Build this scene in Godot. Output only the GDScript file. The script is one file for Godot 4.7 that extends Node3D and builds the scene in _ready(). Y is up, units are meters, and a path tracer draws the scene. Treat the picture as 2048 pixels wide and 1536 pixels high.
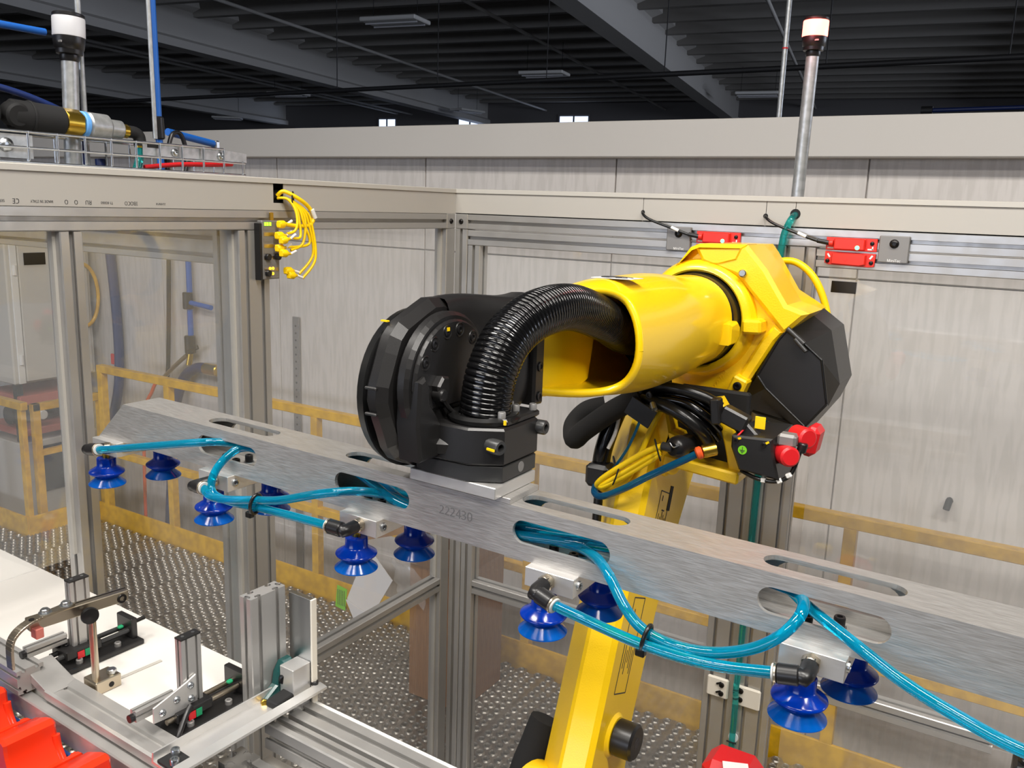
extends Node3D
# A robot work cell: the gripper on its arm, the guard fence behind it, the fixture table in front.

class Sh:
	var v := PackedVector3Array()
	var n := PackedVector3Array()
	var vx := PackedVector3Array()
	func tri(a: Vector3, b: Vector3, c: Vector3, na: Vector3, nb: Vector3, nc: Vector3) -> void:
		v.append(a); v.append(c); v.append(b)
		n.append(na); n.append(nc); n.append(nb)
	func face(a: Vector3, b: Vector3, c: Vector3) -> void:
		var m := (b - a).cross(c - a)
		if m.length_squared() < 1e-18:
			return
		m = m.normalized()
		tri(a, b, c, m, m, m)
	func quad(a: Vector3, b: Vector3, c: Vector3, d: Vector3) -> void:
		face(a, b, c); face(a, c, d)
	func oface(p: Array, out: Vector3) -> void:
		var m: Vector3 = (p[1] - p[0]).cross(p[2] - p[0])
		if m.dot(out) < 0.0:
			p.reverse()
		for i in range(1, p.size() - 1):
			face(p[0], p[i], p[i + 1])
	func box(s: Vector3, xf := Transform3D(), b := 0.0) -> void:
		var h := s * 0.5
		b = minf(b, minf(h.x, minf(h.y, h.z)) * 0.9)
		for ax in 3:
			var u := (ax + 1) % 3
			var w := (ax + 2) % 3
			for sg in [-1.0, 1.0]:
				var q := []
				for k in [[-1.0, -1.0], [1.0, -1.0], [1.0, 1.0], [-1.0, 1.0]]:
					var p := Vector3()
					p[ax] = sg * h[ax]; p[u] = k[0] * (h[u] - b); p[w] = k[1] * (h[w] - b)
					q.append(xf * p)
				var o := Vector3(); o[ax] = sg
				oface(q, xf.basis * o)
				if b > 0.0:
					for s2 in [-1.0, 1.0]:
						var e := []
						for k in [[0, -1.0], [0, 1.0], [1, 1.0], [1, -1.0]]:
							var p := Vector3()
							p[ax] = sg * (h[ax] - (b if k[0] == 1 else 0.0))
							p[u] = s2 * (h[u] - (0.0 if k[0] == 1 else b))
							p[w] = k[1] * (h[w] - b)
							e.append(xf * p)
						var oo := Vector3(); oo[ax] = sg; oo[u] = s2
						oface(e, xf.basis * oo)
		if b > 0.0:
			for i in 8:
				var g := Vector3(1 if i & 1 else -1, 1 if i & 2 else -1, 1 if i & 4 else -1)
				var c := []
				for ax in 3:
					var p := g * (h - Vector3.ONE * b)
					p[ax] = g[ax] * h[ax]
					c.append(xf * p)
				oface(c, xf.basis * g)
	func prism(poly: PackedVector2Array, z0: float, z1: float, xf := Transform3D(), b := 0.0, smooth := true) -> void:
		if Geometry2D.is_polygon_clockwise(poly):
			poly.reverse()
		var c := poly.size()
		var en := []
		for i in c:
			var d := (poly[(i + 1) % c] - poly[i]).normalized()
			en.append(Vector2(d.y, -d.x))
		var ins := PackedVector2Array()
		for i in c:
			var a: Vector2 = en[(i + c - 1) % c]
			var d: Vector2 = en[i]
			var m := (a + d)
			m = m / maxf(0.3, m.length_squared() * 0.5) if m.length() > 1e-5 else d
			ins.append(poly[i] - m * b)
		var rings := [[poly, z0 + b], [poly, z1 - b]]
		for i in c:
			var j := (i + 1) % c
			var ni: Vector2 = en[i]
			var pa: Vector2 = en[(i + c - 1) % c]
			var nb: Vector2 = en[j]
			var n0: Vector2 = (ni + pa).normalized() if smooth and ni.dot(pa) > 0.8 else ni
			var n1: Vector2 = (ni + nb).normalized() if smooth and ni.dot(nb) > 0.8 else ni
			var A := xf * Vector3(poly[i].x, poly[i].y, z0 + b)
			var B := xf * Vector3(poly[j].x, poly[j].y, z0 + b)
			var C := xf * Vector3(poly[j].x, poly[j].y, z1 - b)
			var D := xf * Vector3(poly[i].x, poly[i].y, z1 - b)
			var N0 := (xf.basis * Vector3(n0.x, n0.y, 0)).normalized()
			var N1 := (xf.basis * Vector3(n1.x, n1.y, 0)).normalized()
			tri(A, B, C, N0, N1, N1); tri(A, C, D, N0, N1, N0)
			if b > 0.0:
				quad(xf * Vector3(ins[i].x, ins[i].y, z0), xf * Vector3(ins[j].x, ins[j].y, z0), B, A)
				quad(D, C, xf * Vector3(ins[j].x, ins[j].y, z1), xf * Vector3(ins[i].x, ins[i].y, z1))
		var cap := ins if b > 0.0 else poly
		var t := Geometry2D.triangulate_polygon(cap)
		for i in range(0, t.size(), 3):
			var p0 := cap[t[i]]; var p1 := cap[t[i + 1]]; var p2 := cap[t[i + 2]]
			oface([xf * Vector3(p0.x, p0.y, z0), xf * Vector3(p1.x, p1.y, z0), xf * Vector3(p2.x, p2.y, z0)], xf.basis * Vector3(0, 0, -1))
			oface([xf * Vector3(p0.x, p0.y, z1), xf * Vector3(p1.x, p1.y, z1), xf * Vector3(p2.x, p2.y, z1)], xf.basis * Vector3(0, 0, 1))
	func lathe(pr: Array, seg: int, xf := Transform3D(), crease := 0.8) -> void:
		var c := pr.size()
		var en := []
		for i in c - 1:
			var d: Vector2 = (pr[i + 1] - pr[i]).normalized()
			en.append(Vector2(d.y, -d.x))
		for i in c - 1:
			var a: Vector2 = en[i]
			var n0 := a
			var n1 := a
			if i > 0 and a.dot(en[i - 1]) > crease:
				n0 = (a + en[i - 1]).normalized()
			if i < c - 2 and a.dot(en[i + 1]) > crease:
				n1 = (a + en[i + 1]).normalized()
			for k in seg:
				var t0 := TAU * k / seg
				var t1 := TAU * (k + 1) / seg
				var d0 := Vector3(cos(t0), 0, -sin(t0))
				var d1 := Vector3(cos(t1), 0, -sin(t1))
				var up := Vector3.UP
				var A: Vector3 = xf * (d0 * pr[i].x + up * pr[i].y)
				var B: Vector3 = xf * (d1 * pr[i].x + up * pr[i].y)
				var C: Vector3 = xf * (d1 * pr[i + 1].x + up * pr[i + 1].y)
				var D: Vector3 = xf * (d0 * pr[i + 1].x + up * pr[i + 1].y)
				var na := (xf.basis * (d0 * n0.x + up * n0.y)).normalized()
				var nb := (xf.basis * (d1 * n0.x + up * n0.y)).normalized()
				var nc := (xf.basis * (d1 * n1.x + up * n1.y)).normalized()
				var nd := (xf.basis * (d0 * n1.x + up * n1.y)).normalized()
				if pr[i].x > 1e-6:
					tri(A, B, C, na, nb, nc)
				if pr[i + 1].x > 1e-6:
					tri(A, C, D, na, nc, nd)
	func tube(pts: PackedVector3Array, r, seg := 12, caps := true) -> void:
		var c := pts.size()
		var T := []
		for i in c:
			var a := pts[maxi(i - 1, 0)]
			var b := pts[mini(i + 1, c - 1)]
			T.append((b - a).normalized())
		var u: Vector3 = T[0].cross(Vector3.UP if absf(T[0].y) < 0.9 else Vector3.RIGHT).normalized()
		var U := []
		for i in c:
			u = (u - T[i] * u.dot(T[i])).normalized()
			U.append(u)
		for i in c - 1:
			var r0: float = r[i] if r is Array else r
			var r1: float = r[i + 1] if r is Array else r
			var w0: Vector3 = T[i].cross(U[i])
			var w1: Vector3 = T[i + 1].cross(U[i + 1])
			var s0 := 0.0
			var s1 := 0.0
			if r is Array:
				s0 = (r[mini(i + 1, c - 1)] - r[maxi(i - 1, 0)]) / maxf(1e-6, pts[mini(i + 1, c - 1)].distance_to(pts[maxi(i - 1, 0)]))
				s1 = (r[mini(i + 2, c - 1)] - r[i]) / maxf(1e-6, pts[mini(i + 2, c - 1)].distance_to(pts[i]))
			for k in seg:
				var a0 := TAU * k / seg
				var a1 := TAU * (k + 1) / seg
				var d00: Vector3 = U[i] * cos(a0) + w0 * sin(a0)
				var d01: Vector3 = U[i] * cos(a1) + w0 * sin(a1)
				var d10: Vector3 = U[i + 1] * cos(a0) + w1 * sin(a0)
				var d11: Vector3 = U[i + 1] * cos(a1) + w1 * sin(a1)
				var A := pts[i] + d00 * r0
				var B := pts[i] + d01 * r0
				var C := pts[i + 1] + d11 * r1
				var D := pts[i + 1] + d10 * r1
				var na: Vector3 = (d00 - T[i] * s0).normalized(); var nb: Vector3 = (d01 - T[i] * s0).normalized()
				var nc: Vector3 = (d11 - T[i + 1] * s1).normalized(); var nd: Vector3 = (d10 - T[i + 1] * s1).normalized()
				tri(A, B, C, na, nb, nc); tri(A, C, D, na, nc, nd)
		if caps:
			for e in [0, c - 1]:
				var rr: float = r[e] if r is Array else r
				var w: Vector3 = T[e].cross(U[e])
				var o: Vector3 = -T[e] if e == 0 else T[e]
				for k in seg:
					var a0 := TAU * k / seg
					var a1 := TAU * (k + 1) / seg
					oface([pts[e], pts[e] + (U[e] * cos(a0) + w * sin(a0)) * rr, pts[e] + (U[e] * cos(a1) + w * sin(a1)) * rr], o)
	func cyl(a: Vector3, b: Vector3, r: float, seg := 20, bev := 0.0) -> void:
		var L := a.distance_to(b)
		var pr := [Vector2(0, 0), Vector2(r - bev, 0), Vector2(r, bev), Vector2(r, L - bev), Vector2(r - bev, L), Vector2(0, L)] if bev > 0.0 else [Vector2(0, 0), Vector2(r, 0), Vector2(r, L), Vector2(0, L)]
		lathe(pr, seg, Sh.along(a, b))
	static func along(a: Vector3, b: Vector3) -> Transform3D:
		var y := (b - a).normalized()
		var x := y.cross(Vector3.FORWARD if absf(y.z) < 0.9 else Vector3.RIGHT).normalized()
		return Transform3D(Basis(x, y, x.cross(y)), a)
	func grid(P: Array, out_flip := false) -> void:     # rows of points; normals by neighbours
		var R := P.size()
		var K: int = P[0].size()
		var N := []
		for i in R:
			var row := []
			for j in K:
				var du: Vector3 = P[mini(i + 1, R - 1)][j] - P[maxi(i - 1, 0)][j]
				var dv: Vector3 = P[i][mini(j + 1, K - 1)] - P[i][maxi(j - 1, 0)]
				if P[i][0].is_equal_approx(P[i][K - 1]) and (j == 0 or j == K - 1):
					dv = P[i][1] - P[i][K - 2]
				var m := du.cross(dv).normalized()
				row.append(-m if out_flip else m)
			N.append(row)
		for i in R - 1:
			for j in K - 1:
				var a: Vector3 = P[i][j]; var b: Vector3 = P[i + 1][j]; var c: Vector3 = P[i + 1][j + 1]; var d: Vector3 = P[i][j + 1]
				if out_flip:
					tri(a, d, c, N[i][j], N[i][j + 1], N[i + 1][j + 1]); tri(a, c, b, N[i][j], N[i + 1][j + 1], N[i + 1][j])
				else:
					tri(a, b, c, N[i][j], N[i + 1][j], N[i + 1][j + 1]); tri(a, c, d, N[i][j], N[i + 1][j + 1], N[i][j + 1])
	func add(o: Sh, xf: Transform3D) -> void:
		for i in o.v.size():
			v.append(xf * o.v[i]); n.append((xf.basis * o.n[i]).normalized())
	func mesh() -> ArrayMesh:
		var a := []
		a.resize(Mesh.ARRAY_MAX)
		a[Mesh.ARRAY_VERTEX] = v
		a[Mesh.ARRAY_NORMAL] = n
		var m := ArrayMesh.new()
		m.add_surface_from_arrays(Mesh.PRIMITIVE_TRIANGLES, a)
		return m

var M := {}
var off := {}

static func V(x: float, y: float, z: float) -> Vector3:
	return Vector3(x, y, z)

func rgb(r: float, g: float, b: float) -> Color:
	return Color(r / 255.0, g / 255.0, b / 255.0)

func mat(called: String, c: Color, rough := 0.5, metal := 0.0, coat := 0.0) -> StandardMaterial3D:
	var m := StandardMaterial3D.new()
	m.resource_name = called
	m.albedo_color = c; m.roughness = rough; m.metallic = metal
	if coat > 0.0:
		m.clearcoat_enabled = true; m.clearcoat = coat; m.clearcoat_roughness = 0.12
	M[called] = m
	return m

func noise(freq: float, seed_: int, oct := 4, size := 512, lo := Color.BLACK, hi := Color.WHITE, p0 := 0.25, p1 := 0.75) -> NoiseTexture2D:
	var f := FastNoiseLite.new()
	f.seed = seed_; f.frequency = freq; f.fractal_octaves = oct
	var t := NoiseTexture2D.new()
	t.noise = f; t.width = size; t.height = size; t.seamless = true
	var g := Gradient.new()
	g.set_color(0, lo); g.set_color(1, hi); g.set_offset(0, p0); g.set_offset(1, p1)
	t.color_ramp = g
	return t

func nrm(freq: float, seed_: int, strength := 2.0, size := 512) -> NoiseTexture2D:
	var f := FastNoiseLite.new()
	f.seed = seed_; f.frequency = freq; f.fractal_octaves = 4
	var t := NoiseTexture2D.new()
	t.noise = f; t.width = size; t.height = size; t.seamless = true; t.as_normal_map = true; t.bump_strength = strength
	return t

func tri(m: StandardMaterial3D, s: Vector3, world := false) -> void:
	m.uv1_triplanar = true; m.uv1_world_triplanar = world; m.uv1_scale = s; m.uv1_triplanar_sharpness = 8.0

func thing(called: String, label: String, category: String, at := Vector3.ZERO, group := "") -> Node3D:
	var o := Node3D.new()
	o.name = called
	add_child(o, true)
	o.position = at
	off[o] = at
	o.set_meta("label", label); o.set_meta("category", category)
	if group:
		o.set_meta("group", group)
	return o

func local(o: Node3D, xf: Transform3D) -> Node3D:      # a thing whose parts are built in its own axes
	o.transform = xf
	off[o] = Vector3.ZERO
	return o

func part(p: Node3D, called: String, s, m: Material) -> MeshInstance3D:
	var o := MeshInstance3D.new()
	o.name = called
	o.mesh = s.mesh() if s is Sh else s
	o.material_override = m
	p.add_child(o, true)
	if off.has(p):
		o.position = -off[p]
	return o

func solo(called: String, s, m: Material, label: String, category: String, group := "") -> MeshInstance3D:
	var o := part(self, called, s, m)
	o.set_meta("label", label); o.set_meta("category", category)
	if group:
		o.set_meta("group", group)
	return o

func struct(called: String, s, m: Material) -> MeshInstance3D:
	var o := part(self, called, s, m)
	o.set_meta("kind", "structure")
	return o

func bx(c: Vector3, s: Vector3, b := 0.0, r := Vector3.ZERO) -> Sh:
	var o := Sh.new()
	o.box(s, Transform3D(Basis.from_euler(r), c), b)
	return o

func bb(a: Vector3, c: Vector3, b := 0.0) -> Sh:       # a box between two corners
	return bx((a + c) * 0.5, (c - a).abs(), b)

func cy(a: Vector3, b: Vector3, r: float, seg := 20, bev := 0.0) -> Sh:
	var o := Sh.new()
	o.cyl(a, b, r, seg, bev)
	return o

func spline(p: Array, per := 8) -> PackedVector3Array:
	var o := PackedVector3Array()
	var c := p.size()
	for i in c - 1:
		var a: Vector3 = p[maxi(i - 1, 0)]
		var d: Vector3 = p[mini(i + 2, c - 1)]
		for k in per:
			o.append(p[i].cubic_interpolate(p[i + 1], a, d, float(k) / per))
	o.append(p[c - 1])
	return o

func hose(p: Array, r: float, per := 8, seg := 12) -> Sh:
	var o := Sh.new()
	o.tube(spline(p, per), r, seg)
	return o

func slotted(w: float, h: float, mask := 15, mod := 0.045) -> PackedVector2Array:
	# cross-section of a T-slot extrusion; mask bits: bottom, right, top, left
	var o := PackedVector2Array()
	var hw := w * 0.5
	var hh := h * 0.5
	var q := mod / 0.045
	var sides := [[Vector2(-hw, -hh), Vector2(1, 0), w], [Vector2(hw, -hh), Vector2(0, 1), h], [Vector2(hw, hh), Vector2(-1, 0), w], [Vector2(-hw, hh), Vector2(0, -1), h]]
	for i in 4:
		var s: Vector2 = sides[i][0]
		var d: Vector2 = sides[i][1]
		var L: float = sides[i][2]
		var inn := Vector2(-d.y, d.x)
		var e := 0.002 * q
		o.append(s + d * e)
		if mask & (1 << i):
			var k := maxi(1, int(round(L / mod)))
			for j in k:
				var c := s + d * (L * (j + 0.5) / k)
				for z in [[-5.0, 0.0], [-5.0, 4.0], [-8.0, 4.0], [-8.0, 8.0], [-4.0, 12.0], [4.0, 12.0], [8.0, 8.0], [8.0, 4.0], [5.0, 4.0], [5.0, 0.0]]:
					o.append(c + d * (z[0] * 0.001 * q) + inn * (z[1] * 0.001 * q))
		o.append(s + d * (L - e))
	return o

func bar(a: Vector3, b: Vector3, w: float, h: float, up := Vector3.UP, mask := 15, mod := 0.045) -> Sh:
	var o := Sh.new()
	var z := (b - a).normalized()
	var x := up.cross(z).normalized()
	o.prism(slotted(w, h, mask, mod), 0.0, a.distance_to(b), Transform3D(Basis(x, z.cross(x), z), a))
	return o

func poly(p: Array) -> PackedVector2Array:
	return PackedVector2Array(p)

func words(txt: String, size: float, depth: float) -> TextMesh:
	var t := TextMesh.new()
	var f := SystemFont.new()
	f.font_names = PackedStringArray(["Droid Sans"])
	t.font = f
	t.text = txt; t.font_size = 32; t.pixel_size = size / 32.0; t.depth = depth; t.curve_step = 2.0
	return t

func write(p: Node3D, called: String, txt: String, size: float, at: Vector3, rot: Vector3, m: Material) -> MeshInstance3D:
	var o := MeshInstance3D.new()
	o.name = called
	o.mesh = words(txt, size, 0.0004)
	o.material_override = m
	p.add_child(o, true)
	o.position = at - (off[p] if off.has(p) else Vector3.ZERO)
	o.rotation = rot
	return o

func bolt(c: Vector3, dir: Vector3, r: float, h: float) -> Sh:   # a socket-head cap screw
	var o := Sh.new()
	o.lathe([Vector2(0, 0), Vector2(r, 0), Vector2(r, h * 0.88), Vector2(r * 0.88, h), Vector2(r * 0.52, h), Vector2(r * 0.45, h * 0.5), Vector2(0, h * 0.5)], 16, Sh.along(c, c + dir))
	return o

func button_screw(c: Vector3, dir: Vector3, r: float, h: float) -> Sh:
	var o := Sh.new()
	o.lathe([Vector2(0, 0), Vector2(r, 0), Vector2(r * 0.96, h * 0.35), Vector2(r * 0.78, h * 0.8), Vector2(r * 0.45, h), Vector2(r * 0.4, h * 0.45), Vector2(0, h * 0.45)], 16, Sh.along(c, c + dir))
	return o

func _ready() -> void:
	# camera, surroundings, lamps
	var cam := Camera3D.new()
	cam.name = "camera"
	cam.position = V(0, 2.03, 0)
	cam.rotation = Vector3(deg_to_rad(-11.6), deg_to_rad(31.33), deg_to_rad(1.95))
	cam.fov = 2.0 * rad_to_deg(atan(768.0 / 1736.0))
	cam.near = 0.02; cam.far = 200.0
	add_child(cam)
	var env := Environment.new()
	env.background_mode = Environment.BG_COLOR
	env.background_color = Color(0.02, 0.025, 0.03)
	env.tonemap_mode = Environment.TONE_MAPPER_LINEAR
	env.tonemap_exposure = 1.0
	env.sdfgi_enabled = true; env.ssao_enabled = true; env.ssil_enabled = true
	var we := WorldEnvironment.new()
	we.name = "surroundings"
	we.environment = env
	add_child(we)
	materials()
	# lamps over the cell (out of frame above): a row over the fence line, a row over the operator
	for s in [[-1.9, 0.1, "long white light fixture out of the picture, above the white fixture table", 8.6], [0.1, -0.4, "long white light fixture out of the picture, above the near end of the beam", 9.6], [2.2, -0.1, "long white light fixture out of the picture, farthest to the right of the cell", 13.0], [0.7, 1.9, "long white light fixture out of the picture, behind the photographer's right shoulder", 7.5], [-1.4, 2.3, "long white light fixture out of the picture, behind the photographer's left shoulder", 7.5]]:
		lamp(V(s[0], 4.6, s[1]), s[3], s[2])
	building()
	cell_wall()
	deck()
	fence()
	backstage()
	robot()
	await gripper()
	table()
	tray_top()
	small_things()

func lamp(at: Vector3, e: float, label: String) -> void:
	var o := thing("led_fixture", label, "ceiling light", at, "light fixtures over the cell")
	part(o, "housing", bb(at + V(-0.7, 0, -0.17), at + V(0.7, 0.07, 0.17), 0.006), M.white_paint)
	part(o, "lamp_diffuser", bb(at + V(-0.66, -0.012, -0.14), at + V(0.66, -0.001, 0.14)), M.lamp)
	var l := AreaLight3D.new()
	l.name = "lamp_light"
	l.area_size = Vector2(1.32, 0.28)
	l.area_normalize_energy = true
	l.light_energy = e
	l.light_color = rgb(255, 250, 243)
	l.shadow_enabled = true
	l.area_range = 40.0
	l.position = V(0, -0.02, 0)
	l.rotation = Vector3(-PI / 2, 0, 0)
	o.add_child(l)

func materials() -> void:
	var m := mat("aluminium", rgb(182, 180, 177), 0.42, 0.62)
	m.roughness_texture = noise(0.02, 3, 4, 256, Color(0.75, 0.75, 0.75), Color(1, 1, 1)); tri(m, V(3, 3, 3))
	m = mat("brushed", rgb(208, 206, 203), 0.48, 0.72)
	m.roughness_texture = noise(0.03, 5, 5, 512, Color(0.7, 0.7, 0.7), Color(1, 1, 1))
	m.albedo_texture = noise(0.05, 6, 5, 512, Color(0.84, 0.83, 0.82), Color(1, 1, 1), 0.1, 0.9)
	m.normal_enabled = true; m.normal_texture = nrm(0.08, 8, 1.0); m.normal_scale = 0.12
	tri(m, V(1.2, 26, 26))
	m = mat("machined", rgb(220, 218, 215), 0.4, 0.75)
	m.roughness_texture = noise(0.05, 9, 3, 256, Color(0.9, 0.9, 0.9), Color(1, 1, 1)); tri(m, V(3, 12, 3))
	mat("steel", rgb(200, 203, 205), 0.28, 1.0)
	mat("nickel", rgb(196, 184, 164), 0.3, 1.0)
	m = mat("galvanised", rgb(186, 188, 188), 0.42, 0.7)
	m.albedo_texture = noise(0.03, 11, 4, 256, Color(0.9, 0.9, 0.9), Color(1, 1, 1)); tri(m, V(6, 6, 6))
	m = mat("deck_metal", rgb(184, 178, 170), 0.38, 0.9)
	m.albedo_texture = noise(0.02, 12, 5, 512, Color(0.86, 0.86, 0.855), Color(1, 1, 1)); tri(m, V(1.6, 1.6, 1.6), true)
	m = mat("yellow", rgb(252, 208, 8), 0.38, 0.0, 0.7)
	m.normal_enabled = true; m.normal_texture = nrm(0.06, 14, 1.0, 256); m.normal_scale = 0.06; tri(m, V(9, 9, 9))
	m = mat("cast_yellow", rgb(250, 204, 10), 0.42, 0.0, 0.5)
	m.normal_enabled = true; m.normal_texture = nrm(0.1, 15, 2.0, 256); m.normal_scale = 0.22; tri(m, V(9, 9, 9))
	m = mat("rail_yellow", rgb(236, 182, 8), 0.42, 0.0, 0.2)
	m.albedo_texture = noise(0.02, 16, 5, 256, Color(0.88, 0.87, 0.85), Color(1, 1, 1)); tri(m, V(2, 2, 2), true)
	mat("cable_yellow", rgb(250, 208, 0), 0.4)
	mat("black_paint", rgb(30, 29, 29), 0.36)
	m = M.black_paint
	m.normal_enabled = true; m.normal_texture = nrm(0.2, 17, 2.0, 256); m.normal_scale = 0.12; tri(m, V(14, 14, 14))
	mat("black_satin", rgb(20, 20, 20), 0.3)
	mat("black_gloss", rgb(11, 11, 12), 0.16)
	mat("black_matt", rgb(17, 17, 18), 0.75)
	m = mat("black_cloth", rgb(26, 25, 25), 0.9)
	m.normal_enabled = true; m.normal_texture = nrm(0.3, 18, 3.0, 256); tri(m, V(20, 20, 20))
	mat("grey_cap", rgb(58, 58, 58), 0.35, 0.3)
	mat("dark_screw", rgb(38, 36, 35), 0.35, 0.6)
	mat("duct", rgb(178, 174, 167), 0.5)
	mat("duct_cover", rgb(184, 180, 172), 0.42)
	mat("ink", rgb(52, 52, 54), 0.7)
	mat("white_ink", rgb(232, 232, 232), 0.6)
	mat("white_paint", rgb(225, 224, 220), 0.5)
	m = mat("white_plastic", rgb(212, 208, 202), 0.42)
	m.normal_enabled = true; m.normal_texture = nrm(0.05, 21, 1.0, 256); m.normal_scale = 0.05; tri(m, V(6, 6, 6))
	mat("hinge_white", rgb(224, 217, 203), 0.5)
	m = mat("cup_blue", rgb(0, 52, 160), 0.16)
	m.backlight_enabled = true; m.backlight = rgb(0, 60, 170)
	m = mat("cup_lip", rgb(0, 98, 186), 0.16)
	m.backlight_enabled = true; m.backlight = rgb(0, 120, 215)
	m = mat("air_tube", Color(0.03, 0.70, 0.86, 0.22), 0.05)
	m.refraction_enabled = true; m.refraction_scale = 0.045
	m = mat("tube_dark", Color(0.05, 0.42, 0.62, 0.35), 0.05)
	m.refraction_enabled = true; m.refraction_scale = 0.045
	m = mat("tube_green", Color(0.25, 0.80, 0.78, 0.15), 0.05)
	m.refraction_enabled = true; m.refraction_scale = 0.045
	mat("pipe_blue", rgb(26, 92, 176), 0.4)
	mat("pipe_navy", rgb(22, 42, 96), 0.45)
	mat("band_blue", rgb(96, 160, 226), 0.5)
	mat("red_plastic", rgb(226, 44, 30), 0.4)
	mat("cap_red", rgb(206, 28, 34), 0.4)
	m = mat("fixture_red", rgb(222, 52, 22), 0.22)
	mat("tray_blue", rgb(30, 62, 120), 0.5)
	mat("teal", rgb(24, 72, 70), 0.3, 0.0, 0.3)
	mat("brass", rgb(208, 172, 70), 0.3, 1.0)
	mat("fitting_dark", rgb(26, 25, 26), 0.34)
	mat("collet_grey", rgb(190, 192, 190), 0.45)
	mat("plate_grey", rgb(140, 138, 136), 0.5, 0.5)
	mat("orange", rgb(232, 92, 40), 0.4)
	mat("green", rgb(20, 140, 92), 0.5)
	mat("lime", rgb(120, 205, 30), 0.6)
	m = mat("card", rgb(152, 106, 66), 0.85)
	m.albedo_texture = noise(0.02, 24, 4, 256, Color(0.88, 0.87, 0.86), Color(1, 1, 1)); tri(m, V(30, 1.5, 30))
	mat("paper", rgb(226, 224, 224), 0.7)
	mat("pvc", rgb(176, 172, 164), 0.5)
	mat("cabinet", rgb(196, 192, 184), 0.5)
	mat("pink_red", rgb(196, 112, 100), 0.6)
	mat("sticker_black", rgb(14, 14, 16), 0.25)
	m = mat("led_green", rgb(120, 255, 160), 0.4)
	m.emission_enabled = true; m.emission = rgb(120, 255, 170); m.emission_energy_multiplier = 2.0
	m = mat("led_amber", rgb(255, 200, 40), 0.4)
	m.emission_enabled = true; m.emission = rgb(255, 190, 40); m.emission_energy_multiplier = 2.6
	m = mat("led_lime", rgb(190, 255, 70), 0.4)
	m.emission_enabled = true; m.emission = rgb(150, 230, 40); m.emission_energy_multiplier = 1.4
	m = mat("beacon_red", rgb(255, 120, 110), 0.3)
	m.emission_enabled = true; m.emission = rgb(255, 110, 96); m.emission_energy_multiplier = 6.0
	m = mat("lens_white", rgb(232, 232, 236), 0.35)
	m.backlight_enabled = true; m.backlight = rgb(180, 180, 180)
	m = mat("lamp", rgb(255, 252, 246), 0.5)
	m.emission_enabled = true; m.emission = rgb(255, 250, 240); m.emission_energy_multiplier = 3.0
	m = mat("daylight", rgb(200, 215, 255), 0.5)
	m.emission_enabled = true; m.emission = rgb(205, 222, 255); m.emission_energy_multiplier = 1.6
	m = mat("acrylic", Color(0.93, 0.94, 0.94, 0.07), 0.03)
	m.transparency = BaseMaterial3D.TRANSPARENCY_ALPHA
	m = mat("clear_plate", Color(0.9, 0.9, 0.9, 0.22), 0.12)
	m.transparency = BaseMaterial3D.TRANSPARENCY_ALPHA
	# painted concrete with rain-like streaks and specks
	m = mat("wall_paint", rgb(202, 197, 192), 0.62)
	m.albedo_texture = noise(0.012, 31, 6, 1024, Color(0.955, 0.953, 0.95), Color(1, 1, 1), 0.3, 0.6)
	m.normal_enabled = true; m.normal_texture = nrm(0.03, 32, 1.5); m.normal_scale = 0.15
	tri(m, V(2.4, 0.28, 2.4), true)
	mat("wall_band", rgb(190, 186, 180), 0.6)
	m = mat("concrete", rgb(120, 116, 110), 0.6)
	m.albedo_texture = noise(0.02, 34, 5, 512, Color(0.7, 0.7, 0.7), Color(1, 1, 1)); tri(m, V(0.4, 0.4, 0.4), true)
	mat("roof", rgb(140, 137, 132), 0.85)
	mat("girder_paint", rgb(206, 204, 200), 0.6)
	mat("far_wall", rgb(112, 110, 110), 0.8)
	mat("dark_iron", rgb(32, 32, 34), 0.6)

const BT := 10.0          # the hall stands ten degrees off the cell

func hall(o: Node3D) -> Node3D:
	o.rotation.y = deg_to_rad(BT)
	return o

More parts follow.
